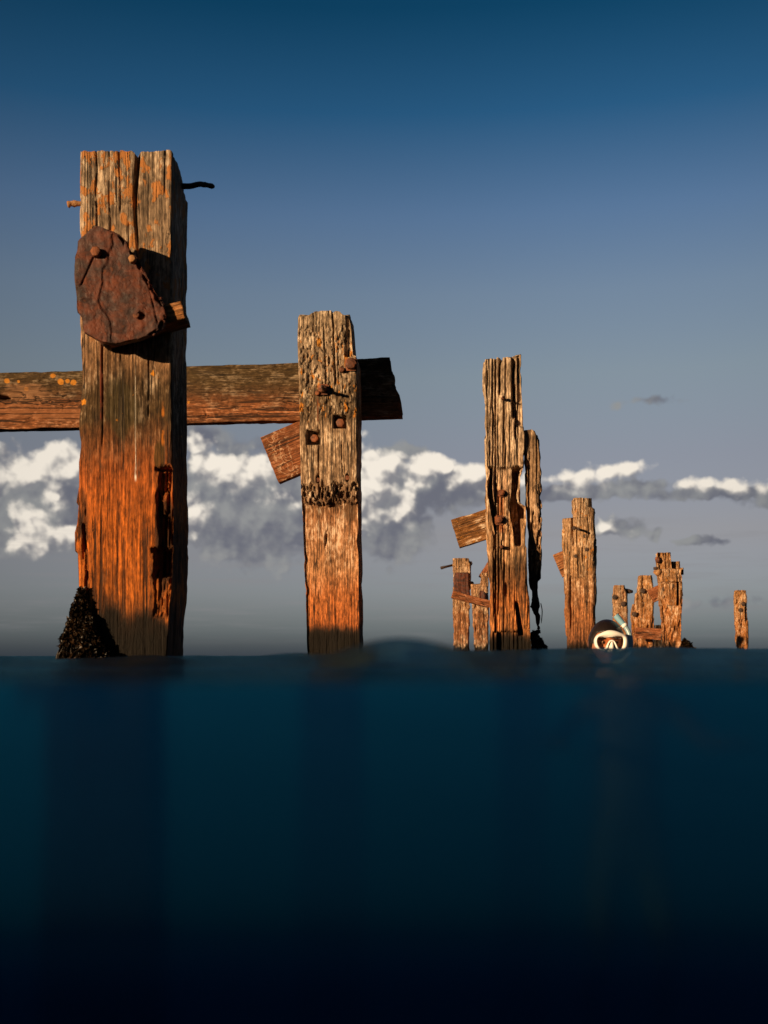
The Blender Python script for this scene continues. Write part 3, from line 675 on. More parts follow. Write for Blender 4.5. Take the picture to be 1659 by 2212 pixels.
y3 = p3.yf
rowsb = [(QA(1066), 1170, 1290), (QA(1085), 1168, 1325), (QA(1130), 1170, 1362), (QA(1200), 1176, 1382), (QA(1500), 1186, 1396), (QA(2000), 1216, 1418), (QB(60), 1222, 1420), (QB(400), 1240, 1437), (QB(700), 1250, 1452), (QB(955), 1262, 1456), (QB(975), 1266, 1440), (QB(990), 1270, 1418),
         (QB(1100), 1276, 1420), (QB(1130), 1286, 1420), (QB(1200), 1292, 1426), (QB(1330), 1268, 1432), (QB(1400), 1302, 1412), (QB(1500), 1330, 1405), (QB(1590), 1345, 1396), (QB(1640), 1360, 1394), (QB(1695), 1376, 1386)]
def front3b(X, Z):
    px, py = p3.px(X), p3.py(Z)
    d = .03 * sstep(fbm(px / 6., 0, py / 30., 61, 3), .05, .3) * sstep(py, 1030, 1100)
    d += .05 * (1 - sstep(px, 1145, 1150)) * box(py, 1000, 1120, 15)
    return d
W3B = wood('wood_side_board', 6, (0, 1.8), [(0, (.03, .022, .016)), (.35, (.05, .032, .02)), (.52, (.10, .05, .025)), (.62, (.33, .17, .08)), (.9, (.46, .28, .16)), (1.1, (.30, .18, .10)), (1.8, (.28, .18, .10))], zn=.2, pale=.55, pale_z=(.6, .8), wet=-9, contrast=1.2)
timber('side_board', [(z3(r[0]), p3.x(QX(r[1])), p3.x(QX(r[2]))) for r in rowsb], [(.2, y3 + .16), (.5, y3 + .13), (.85, y3 + .03), (1.5, y3 + .02)], [(.2, y3 + .20), (.5, y3 + .20), (.85, y3 + .16), (1.5, y3 + .16)], W3B, p3.t, dz=.0065, nf=36, nsd=22, rc=.014, amp=(.006, .006), fib=.004, chip=.024, rag=.010, front=front3b, seed=6, loc=p3.loc, zlow=-9)
local_plank(p3, (981.5, 1153), (1075, 1124), .183, .06, .14, wood('wood_stub_crusted', 14, (-1, 1), [(0, (.30, .13, .04)), (1, (.30, .13, .04))], pale=.9, wet=-9, lichen=(-1, 1, .25, (.42, .17, .03)), bump=1.0, grain=1.4), 'brace_stub', 13, dD=.24, nf=40, amp=(.006, .004))
for (a, b, r_, w_, dy_) in ((1088, 862, .010, 0, 0), (1086, 1064, .018, .022, .035), (1081, 1123, .020, .028, .02), (1085, 1182, .012, 0, .01)):
    bolt(p3.x(a), z3(b), y3 + dy_, r_, .05 if not w_ else .03, M_bolt, p3.t, p3.loc, 6, w_, a % 7)
tube('iron_pin', [(p3.x(1087), y3 + .03, z3(861)), (p3.x(1087.5), y3 - .07, z3(862))], [.006, .005], M_iron, p3.t, 8, .2, 2, p3.loc)
tube('hanging_fibre', spline([(p3.x(1176), y3 + .2, z3(1300)), (p3.x(1179), y3 + .2, z3(1318)), (p3.x(1177), y3 + .2, z3(1345))], 4), [.003] * 8 + [.001], M_weed, p3.t, 6, 0, 1, p3.loc)
seaweed('seaweed', 'dark weed mound at the right foot of the split pile', 1155, 7.9, [(1366, 1150, 1155), (1385, 1148, 1162), (1400, 1148, 1172), (1425, 1148, 1182)], 150, 7.85, .07, 9, .1, .014)

# ================================================================== PILE 4
p4 = Post('stepped round-cornered pile standing just behind the diver', 1258, 11.3, .31, -9)
RX = lambda X: 1183.8 + X * .1719
RY = lambda Y: 1054.2 + Y * .1719
z4 = p4.z
W4 = wood('wood_stepped_pile', 5, (0, 1.5), [(0, (.02, .016, .012)), (.10, (.05, .025, .014)), (.18, (.24, .09, .035)), (.40, (.36, .14, .05)), (.62, (.38, .17, .07)), (.8, (.42, .22, .10)), (1.1, (.42, .24, .12)), (1.5, (.34, .21, .12))],
          pale=.75, pale_z=(.4, .7), lichen=(.75, 1.42, .2, (.55, .2, .03)), zs=1.1, contrast=1.2, grain=1.4, wet=.14)
def front4(X, Z):
    px, py = p4.px(X), p4.py(Z)
    d = .05 * np.exp(-((px - RX(345) - (py - RY(400)) * .03) / 2.2) ** 2) * box(py, RY(360), RY(720), 6)
    for (c, a, b, w, k) in ((RX(395), RY(500), RY(720), 1.3, .03), (RX(530), RY(350), RY(640), 1.2, .03), (RX(375), RY(130), RY(280), 1.0, .02), (RX(320), RY(1100), RY(1750), 1.4, .03), (RX(470), RY(700), RY(900), 1, .02), (RX(410), RY(900), RY(1100), 1, .02)):
        d = d + k * np.exp(-((px - c - 2.0 * fbm(py / 25., c, 0, 3, 2)) / w) ** 2) * box(py, a, b, 8)
    d += .025 * sstep(RX(340) - px, -1, 1) * sstep(py, RY(350), RY(372))
    d += .03 * box(px, RX(310), RX(480), 3) * sstep(py, RY(1110), RY(1140)) * (1 - sstep(py, RY(1500), RY(1700))) * .6
    return d
timber('timber', p4.prof([(RY(122), RX(335), RX(578)), (RY(235), RX(338), RX(583)), (RY(255), RX(339), RX(612)), (RY(300), RX(340), RX(628)), (RY(366), RX(341), RX(630)), (RY(371), RX(212), RX(630)), (RY(390), RX(207), RX(631)), (RY(700), RX(216), RX(636)), (RY(900), RX(224), RX(637)), (RY(1500), RX(240), RX(636)), (RY(2080), RX(262), RX(634))]),
       p4.yf, p4.depth / 2, W4, p4.t, dz=.008, nf=70, nsd=24, rc=.055, amp=(.007, .007), fib=.004, chip=.020, rag=.006, front=front4, seed=5, loc=p4.loc, top=lambda X, Y: .010 * fbm(X * 25, Y * 25, 0, 3, 3))
y4 = p4.yf
for (a, b) in ((360, 500), (495, 605), (515, 775), (380, 855)): bolt(p4.x(RX(a)), z4(RY(b)), y4 + .015, .022, .022, M_iron, p4.t, p4.loc, 6, 0, a % 7)
tube('iron_pin', spline([(p4.x(RX(400)), y4 + .03, z4(RY(515))), (p4.x(RX(405)), y4 - .09, z4(RY(520))), (p4.x(RX(420)), y4 - .13, z4(RY(540)))], 3), [.012] * 7, M_iron, p4.t, 8, .3, 2, p4.loc)
local_plank(p4, (RX(98), RY(978)), (RX(330), RY(880)), .258, .08, .18, wood('wood_stub_far', 15, (-1, 1), [(0, (.30, .12, .045)), (1, (.30, .12, .045))], pale=.3, wet=-9), 'brace_stub', 14, dD=.3, nf=24)
timber('side_cleat', [(z4(RY(930)), p4.x(RX(600)), p4.x(RX(648))), (z4(RY(710)), p4.x(RX(600)), p4.x(RX(648)))], .0, .12, W4, p4.t, dz=.012, nf=10, nsd=10, rc=.01, amp=(.004, .004), seed=8, loc=p4.loc, zlow=-9)

# ================================================================== the pair of far piles left of the split pile
WF = wood('wood_far_piles', 7, (0, 1.9), [(0, (.03, .02, .015)), (.20, (.05, .03, .02)), (.28, (.34, .14, .06)), (.7, (.36, .15, .06)), (.95, (.40, .22, .11)), (1.2, (.38, .19, .09)), (1.9, (.46, .27, .14))],
          zn=.3, pale=.7, contrast=1.35, grain=2.0, wet=.2, lichen=(.5, 1.8, .12, (.5, .17, .03)))
WFo = wood('wood_far_ochre', 8, (0, 2.4), [(0, (.03, .02, .015)), (.12, (.06, .03, .018)), (.24, (.38, .14, .04)), (.7, (.40, .15, .04)), (1.1, (.42, .20, .08)), (1.6, (.46, .24, .10)), (2.4, (.34, .19, .085))],
           zn=.3, pale=.75, contrast=1.4, grain=2.0, wet=.2, lichen=(.4, 2.3, .35, (.52, .19, .025)))
pa = Post('slim far pile with a rust dark plate, standing apart left of the split pile', 997, 19.3, .29, -6)
timber('timber', pa.prof([(QB(712), QX(232), QX(444)), (QB(760), QX(232), QX(452)), (QB(800), QX(232), QX(470)), (QB(1300), QX(230), QX(462)), (QB(1970), QX(240), QX(450))]), pa.yf, pa.depth / 2, WF, pa.t, dz=.014, nf=34, nsd=16, rc=.03, amp=(.006, .006), fib=.005, chip=.02, rag=.008, seed=11, loc=pa.loc,
       front=lambda X, Z: .025 * sstep(fbm(X * 14, 0, Z * 4, 71, 3), .15, .4))
ya = pa.yf
timber('rusty_plate', [(pa.z(QB(y)), pa.x(QX(a)), pa.x(QX(b))) for y, a, b in ((905, 265, 440), (960, 245, 450), (1050, 245, 440), (1150, 250, 458), (1220, 350, 462), (1245, 410, 450))], ya - .08, ya - .03, M_rust, pa.t, dz=.02, nf=20, nsd=6, rc=.015, amp=(.012, .01), seed=12, loc=pa.loc, zlow=-9)
tube('iron_pin', [(pa.x(QX(250)), 0, pa.z(QB(790))), (pa.x(QX(150)), -.05, pa.z(QB(815))), (pa.x(QX(78)), -.1, pa.z(QB(838)))], [.022, .02, .03], M_iron, pa.t, 8, .3, 3, pa.loc)
bolt(pa.x(QX(480)), pa.z(QB(1040)), ya + .15, .04, .05, M_iron, pa.t, pa.loc, 6, 0, 2); bolt(pa.x(QX(462)), pa.z(QB(778)), ya + .1, .04, .05, M_iron, pa.t, pa.loc, 6, 0, 3)
pb = Post('short far pile with a taller splinter at its top, tucked beside the split pile', 1040, 19.0, .29, -6)
timber('timber', pb.prof([(QB(905), QX(600), QX(690)), (QB(1040), QX(592), QX(706)), (QB(1048), QX(585), QX(706)), (QB(1054), QX(470), QX(706)), (QB(1300), QX(482), QX(706)), (QB(1500), QX(495), QX(708)), (QB(1970), QX(515), QX(708))]), pb.yf, pb.depth / 2, WF, pb.t, dz=.014, nf=34, nsd=16, rc=.02, amp=(.006, .006), fib=.005, chip=.02, rag=.008, seed=13, loc=pb.loc,
       front=lambda X, Z: .025 * sstep(fbm(X * 14, 0, Z * 4, 73, 3), .2, .45))
timber('rusty_plate', [(pb.z(QB(y)), pb.x(QX(a)), pb.x(QX(b))) for y, a, b in ((1150, 590, 640), (1180, 580, 668), (1260, 585, 672), (1310, 600, 650))], pb.yf - .17, pb.yf - .11, M_rust, pb.t, dz=.02, nf=16, nsd=6, rc=.015, amp=(.012, .01), seed=15, loc=pb.loc, zlow=-9)
WT = wood('wood_tie_board', 16, (-1, 1), [(0, (.34, .11, .04)), (1, (.34, .11, .04))], pale=.25, wet=-9, grain=2)
def free_plank(name, label, cat, a, b, h, th, D, mat, seed, group=None, **kw):
    ax, az_, bx, bz = PX(a[0], D), PZ(a[1], D), PX(b[0], D), PZ(b[1], D)
    Lg = math.hypot(bx - ax, bz - az_); ang = math.atan2(bz - az_, bx - ax)
    o = timber(name, [(0, -h / 2, h / 2), (Lg, -h / 2, h / 2)], -th / 2, th / 2, mat, None, dz=max(.01, Lg / 50), nf=20, nsd=8, rc=.01, amp=(.006, .006), fib=.002, seed=seed, zlow=-1, **kw)
    o.location = (ax, D, az_); o.rotation_euler = (0, R(90) - ang, 0)
    return tag(o, label, cat, group)
free_plank('tie_board', 'orange tie board sloping down across the two slim far piles', 'board', (QX(212), QB(1192)), (QX(760), QB(1335)), .13, .07, 18.78, WT, 16)
free_plank('leaning_brace', 'orange brace leaning against the short far pile with a splintered top', 'brace', (QX(610), QB(985)), (QX(790), QB(700)), .16, .1, 19.5, WT, 17)

# ================================================================== PILE 5, 6, 7, 8
SX = lambda X: 1304.8 + X * .2031
SY = lambda Y: 1166.5 + Y * .2031
p5 = Post('pale thin pile right behind the snorkel with a pin sticking out', 1343, 21, .27, -9)
timber('timber', p5.prof([(SY(480), SX(122), SX(243)), (SY(545), SX(112), SX(246)), (SY(575), SX(107), SX(262)), (SY(900), SX(108), SX(268)), (SY(1185), SX(110), SX(268))]), p5.yf, p5.depth / 2, WF, p5.t, dz=.016, nf=34, nsd=16, rc=.045, amp=(.007, .006), fib=.005, chip=.02, rag=.008, seed=21, loc=p5.loc,
       front=lambda X, Z: .03 * sstep(fbm(X * 16, 0, Z * 6, 75, 3), .2, .4))
tube('iron_pin', [(p5.x(SX(230)), 0, p5.z(SY(538))), (p5.x(SX(285)), 0, p5.z(SY(545))), (p5.x(SX(322)), 0, p5.z(SY(546)))], [.05, .045, .02], M_iron, p5.t, 8, .4, 3, p5.loc)
bolt(p5.x(SX(128)), p5.z(SY(608)), p5.yf, .05, .03, M_iron, p5.t, p5.loc, 6, 0, 2); bolt(p5.x(SX(215)), p5.z(SY(680)), p5.yf, .05, .03, M_iron, p5.t, p5.loc, 6, 0, 3)

p6 = Post('far pile with a stepped left shoulder, left of the tallest far pile', 1393, 20, .30, -9)
timber('timber', p6.prof([(SY(375), SX(385), SX(528)), (SY(470), SX(378), SX(540)), (SY(555), SX(372), SX(545)), (SY(562), SX(352), SX(545)), (SY(672), SX(344), SX(548)), (SY(680), SX(320), SX(548)), (SY(780), SX(304), SX(546)), (SY(850), SX(310), SX(545)), (SY(930), SX(318), SX(543)), (SY(1190), SX(318), SX(536))]),
       p6.yf, p6.depth / 2, WFo, p6.t, dz=.014, nf=44, nsd=16, rc=.045, amp=(.010, .008), fib=.006, chip=.03, rag=.006, seed=22, loc=p6.loc,
       front=lambda X, Z: .035 * sstep(fbm(X * 11, 0, Z * 5, 77, 3), .12, .35) + .06 * sstep(p6.x(SX(362)) - X, -.01, .01) * (Z < p6.z(SY(640))))
for a, b in ((425, 540), (340, 790)): bolt(p6.x(SX(a)), p6.z(SY(b)), p6.yf, .05, .03, M_iron, p6.t, p6.loc, 6, 0, a % 5)
free_plank('cross_board', 'brown cross board nailed low over the far pile with the stepped shoulder', 'board', (SX(330), SY(985)), (SX(606), SY(1005)), .20, .07, 19.75, WT, 23)
free_plank('diagonal_brace', 'orange diagonal brace rising from the stepped far pile to its taller neighbour', 'brace', (SX(495), SY(602)), (SX(640), SY(525)), .22, .08, 17.6, WT, 24)
p6b = Post('dark broken stump in shade between the two ochre far piles', 1424, 21.5, .25, -9)
timber('timber', p6b.prof([(SY(905), SX(555), SX(632)), (SY(960), SX(548), SX(640)), (SY(1070), SX(545), SX(650)), (SY(1190), SX(540), SX(660))]), p6b.yf, p6b.depth / 2, M_weed, p6b.t, dz=.02, nf=24, nsd=10, rc=.03, amp=(.015, .015), seed=25, loc=p6b.loc)

p7 = Post('tallest far pile, built up of blocks with a slotted pale face', 1454, 15, .28, -8)
W7 = WFo
def front7(X, Z):
    px, py = p7.px(X), p7.py(Z)
    d = .05 * (1 - sstep(py, SY(300), SY(312)))
    d += .03 * sstep(py, SY(440), SY(450)) * (1 - sstep(py, SY(455), SY(465))) + .02 * sstep(py, SY(690), SY(702))
    d += .14 * box(px, SX(788), SX(814), .7) * box(py, SY(450), SY(690), 2)
    d += .028 * sstep(fbm(X * 13, 0, Z * 5, 79, 3), .15, .4)
    d += .04 * np.exp(-((px - SX(682)) / .9) ** 2) * (1 - sstep(py, SY(290), SY(300)))
    return d
timber('timber', p7.prof([(SY(128), SX(590), SX(738)), (SY(225), SX(592), SX(740)), (SY(300), SX(597), SX(742)), (SY(305), SX(600), SX(840)), (SY(440), SX(606), SX(846)), (SY(450), SX(610), SX(850)), (SY(690), SX(616), SX(850)), (SY(705), SX(630), SX(848)), (SY(900), SX(640), SX(846)), (SY(1185), SX(664), SX(836))]),
       p7.yf, p7.depth / 2, W7, p7.t, dz=.012, nf=54, nsd=18, rc=.02, amp=(.008, .006), fib=.005, chip=.028, rag=.004, seed=26, loc=p7.loc, front=front7)
timber('cap_block', [(p7.z(SY(306)), p7.x(SX(742)), p7.x(SX(838))), (p7.z(SY(220)), p7.x(SX(742)), p7.x(SX(836)))], -.02, .13, W7, p7.t, dz=.02, nf=16, nsd=10, rc=.03, amp=(.008, .006), seed=27, loc=p7.loc, zlow=-9)
timber('side_cleat', [(p7.z(SY(360)), p7.x(SX(838)), p7.x(SX(872))), (p7.z(SY(290)), p7.x(SX(838)), p7.x(SX(870)))], -.03, .09, W7, p7.t, dz=.02, nf=8, nsd=8, rc=.02, amp=(.008, .006), seed=28, loc=p7.loc, zlow=-9)
timber('side_cleat', [(p7.z(SY(585)), p7.x(SX(840)), p7.x(SX(872))), (p7.z(SY(545)), p7.x(SX(840)), p7.x(SX(862)))], -.03, .09, W7, p7.t, dz=.02, nf=8, nsd=8, rc=.02, amp=(.008, .006), seed=29, loc=p7.loc, zlow=-9)
for a, b in ((658, 392), (655, 520), (745, 490)): bolt(p7.x(SX(a)), p7.z(SY(b)), p7.yf + .02, .030, .018, M_iron, p7.t, p7.loc, 6, 0, a % 5)
tube('iron_pin', [(p7.x(SX(610)), -.05, p7.z(SY(293))), (p7.x(SX(553)), -.05, p7.z(SY(294)))], [.022, .018], M_iron, p7.t, 8, .3, 3, p7.loc)
tube('iron_pin', [(p7.x(SX(620)), -.1, p7.z(SY(340))), (p7.x(SX(585)), -.12, p7.z(SY(342))), (p7.x(SX(548)), -.12, p7.z(SY(332)))], [.05, .045, .02], M_peg, p7.t, 8, .5, 4, p7.loc)
tube('iron_pin', [(p7.x(SX(605)), -.1, p7.z(SY(205))), (p7.x(SX(570)), -.1, p7.z(SY(210)))], [.055, .03], M_bolt, p7.t, 8, .5, 5, p7.loc)
seaweed('seaweed', 'dark weedy lump at the right foot of the tallest far pile', 1480, 15.1, [(1385, 1474, 1482), (1395, 1472, 1488), (1412, 1470, 1492), (1425, 1470, 1494)], 90, 15.0, .09, 15, .1, .03)

p8 = Post('lone ochre pile farthest to the right, apart from all others', 1604, 25, .27, -10)
def front8(X, Z):
    px, py = p8.px(X), p8.py(Z)
    return .04 * sstep(fbm(X * 12, 0, Z * 5, 81, 3), .12, .35) + .10 * sstep(px, SX(1508), SX(1514)) * box(py, SY(700), SY(860), 3)
timber('timber', p8.prof([(SY(533), SX(1412), SX(1524)), (SY(570), SX(1403), SX(1529)), (SY(640), SX(1401), SX(1536)), (SY(900), SX(1414), SX(1546)), (SY(1130), SX(1425), SX(1549)), (SY(1140), SX(1438), SX(1548)), (SY(1190), SX(1440), SX(1540))]), p8.yf, p8.depth / 2, WFo, p8.t, dz=.016, nf=36, nsd=16, rc=.05, amp=(.010, .008), fib=.006, chip=.03, rag=.007, seed=31, loc=p8.loc, front=front8)
for a, b in ((1490, 680), (1462, 745)): bolt(p8.x(SX(a)), p8.z(SY(b)), p8.yf, .05, .03, M_iron, p8.t, p8.loc, 6, 0, a % 5)

# ================================================================== the sea: one body of water, its near side pressed against the lens port
def wave_z(x, y):
    D = y
    z = .016 * sstep(D, 1.6, 6) * fbm(x * .9, y * 1.5, 0, 91, 4) + .030 * sstep(D, 6, 30) * fbm(x * .28, y * .5, 0, 93, 4)
    z += (.0014 + .004 * sstep(D, .7, 2.5)) * fbm(x * 5, y * 7, 0, 95, 4)
    base = .0215 * (1 - sstep(D, 1.0, 3.2))
    ridge = CAM_H + .0005 + .016 * np.tanh(x / .9) * .9
    rw = np.exp(-((D - 1.55) / .42) ** 2)
    z = z + base * (1 - rw) + ridge * rw + rw * .017 * fbm(x * 3.4, y * 2.2, 0, 97, 4)
    xh = PX(865, .56)
    z += .0185 * np.exp(-((x - xh) / .046) ** 2 - ((D - .58) / .13) ** 2)
    z += (.0042 + .0012 * fbm(x * 14, 0, 0, 99, 2)) * np.exp(-((D - .2) / .12) ** 2)
    z += .004 * np.exp(-((x - PX(560, .9)) / .05) ** 2 - ((D - .95) / .12) ** 2)
    return z
def skirt(V, F, loop):
    """Close a sheet of water with upright sides and a bottom; each side keeps its own vertices so that all faces can stay smooth."""
    L = len(loop); hi = V[loop]; lo = hi.copy(); lo[:, 2] = -SB - .4; V = [V]; b = len(V[0])
    for k in range(L):
        q = (k + 1) % L; V.append(np.array([hi[q], hi[k], lo[k], lo[q]])); F.append((b, b + 1, b + 2, b + 3)); b += 4
    V.append(lo); F.append(tuple(range(b, b + L))[::-1])
    return np.concatenate(V), F
def build_water():
    Y0 = .22
    ys = Y0 * (900 / Y0) ** (np.linspace(0, 1, 460)); ts = np.concatenate([-np.geomspace(12, .46, 40)[:-1], np.linspace(-.46, .46, 330), np.geomspace(.46, 12, 40)[1:]])
    T, Yg = np.meshgrid(ts, ys); Xg = T * (Yg + .35); Zg = wave_z(Xg, Yg)
    M, N = Xg.shape
    V = np.stack([Xg.ravel(), Yg.ravel(), Zg.ravel()], 1)
    i = np.arange(M - 1)[:, None]; j = np.arange(N - 1)[None]
    F = np.stack([i * N + j, i * N + j + 1, (i + 1) * N + j + 1, (i + 1) * N + j], -1).reshape(-1, 4).tolist()
    loop = list(range(N)) + [k * N + N - 1 for k in range(1, M)] + [(M - 1) * N + k for k in range(N - 2, -1, -1)] + [k * N for k in range(M - 2, 0, -1)]
    V, F = skirt(V, F, loop)
    o = mesh_obj('water', V, F, None); o['kind'] = 'structure'
    # surface
    m = bpy.data.materials.new('sea_surface'); m.use_nodes = True; nt = m.node_tree; g = G(nt); nt.nodes.remove(nt.nodes['Principled BSDF']); out = nt.nodes['Material Output']
    P = g.n('ShaderNodeTexCoord').outputs['Object']
    h = g.m('ADD', g.noise(g.v('MULTIPLY', P, (1, .8, 1)), 9, 6, .55, .3), g.m('MULTIPLY', g.noise(P, 34, 4, .55), .25))
    bp = g.n('ShaderNodeBump'); g.put(bp.inputs['Height'], h); g.put(bp.inputs['Strength'], .9); g.put(bp.inputs['Distance'], .03)
    cs = g.m('ABSOLUTE', g.v('DOT_PRODUCT', bp.outputs[0], g.n('ShaderNodeNewGeometry').outputs['Incoming']))
    fres = g.m('MULTIPLY_ADD', g.m('POWER', g.m('SUBTRACT', 1.0, cs, clamp=True), 5.0), .98, .02)       # the same from above and from below
    tr = g.n('ShaderNodeBsdfTransparent'); gl = g.n('ShaderNodeBsdfGlossy'); gl.inputs['Roughness'].default_value = .09; gl.inputs['Color'].default_value = (.10, .24, .31, 1); nt.links.new(bp.outputs[0], gl.inputs['Normal'])
    mx = g.n('ShaderNodeMixShader'); rt = g.n('ShaderNodeBsdfRefraction'); rt.inputs['IOR'].default_value = 1.33; rt.inputs['Roughness'].default_value = .06; nt.links.new(bp.outputs[0], rt.inputs['Normal'])
    m0 = g.n('ShaderNodeMixShader'); m0.inputs[0].default_value = .62; nt.links.new(tr.outputs[0], m0.inputs[1]); nt.links.new(rt.outputs[0], m0.inputs[2])
    g.put(mx.inputs[0], g.m('MULTIPLY', fres, .8)); nt.links.new(m0.outputs[0], mx.inputs[1]); nt.links.new(gl.outputs[0], mx.inputs[2])
    # the upright wall of water against the port (told apart by its slope): soft, slightly magnifying.
    # One material for the whole body, so that light entering by one face can leave by another.
    rf = g.n('ShaderNodeBsdfRefraction'); rf.inputs['IOR'].default_value = 1.10; rf.inputs['Roughness'].default_value = .28
    t2 = g.n('ShaderNodeBsdfTransparent'); m3 = g.n('ShaderNodeMixShader'); m3.inputs[0].default_value = .93
    nt.links.new(t2.outputs[0], m3.inputs[1]); nt.links.new(rf.outputs[0], m3.inputs[2])
    up = g.m('ABSOLUTE', g.xyz(g.n('ShaderNodeNewGeometry').outputs['True Normal'])[2])
    ms = g.n('ShaderNodeMixShader'); g.put(ms.inputs[0], g.m('GREATER_THAN', up, .25)); nt.links.new(m3.outputs[0], ms.inputs[1]); nt.links.new(mx.outputs[0], ms.inputs[2]); nt.links.new(ms.outputs[0], out.inputs['Surface'])
    sc = g.n('ShaderNodeVolumeScatter'); sc.inputs['Color'].default_value = (.015, .24, .98, 1); sc.inputs['Density'].default_value = .21; sc.inputs['Anisotropy'].default_value = 0.1
    ab = g.n('ShaderNodeVolumeAbsorption'); ab.inputs['Color'].default_value = (.0, .52, .91, 1); ab.inputs['Density'].default_value = .22
    ad = g.n('ShaderNodeAddShader'); nt.links.new(sc.outputs[0], ad.inputs[0]); nt.links.new(ab.outputs[0], ad.inputs[1]); nt.links.new(ad.outputs[0], out.inputs['Volume'])
    o.data.materials.append(m)
    # the sea behind the camera, beyond the narrow pocket of air the housing keeps open
    xs = np.concatenate([-np.geomspace(60, 3, 30), np.linspace(-2.9, 2.9, 60), np.geomspace(3, 60, 30)]); ys = -.06 - np.geomspace(.001, 45, 90)[::-1]
    X, Y = np.meshgrid(xs, ys); Z = .012 * fbm(X * .9, Y * 1.5, 0, 91, 3); M2, N2 = X.shape; V = np.stack([X.ravel(), Y.ravel(), Z.ravel()], 1)
    i = np.arange(M2 - 1)[:, None]; j = np.arange(N2 - 1)[None]
    F = np.stack([i * N2 + j, i * N2 + j + 1, (i + 1) * N2 + j + 1, (i + 1) * N2 + j], -1).reshape(-1, 4).tolist()
    loop = list(range(N2)) + [k * N2 + N2 - 1 for k in range(1, M2)] + [(M2 - 1) * N2 + k for k in range(N2 - 2, -1, -1)] + [k * N2 for k in range(M2 - 2, 0, -1)]
    V, F = skirt(V, F, loop)
    o2 = mesh_obj('water', V, F, m); o2['kind'] = 'structure'
    return o
build_water()
def build_bed():
    xs = np.concatenate([np.linspace(-900, -41, 20), np.linspace(-40, 40, 90), np.linspace(41, 900, 20)]); ys = np.concatenate([np.linspace(-60, 40, 90), np.linspace(41, 920, 25)])
    X, Y = np.meshgrid(xs, ys); Z = -SB + .12 * fbm(X * .3, Y * .3, 0, 101, 4) - .13; M, N = X.shape
    i = np.arange(M - 1)[:, None]; j = np.arange(N - 1)[None]
    F = np.stack([i * N + j, i * N + j + 1, (i + 1) * N + j + 1, (i + 1) * N + j], -1).reshape(-1, 4).tolist()
    o = mesh_obj('seabed', np.stack([X.ravel(), Y.ravel(), Z.ravel()], 1), F, plain('dark_seabed', (.03, .035, .03), .9, .1, .4, 1.5)); o['kind'] = 'structure'
build_bed()

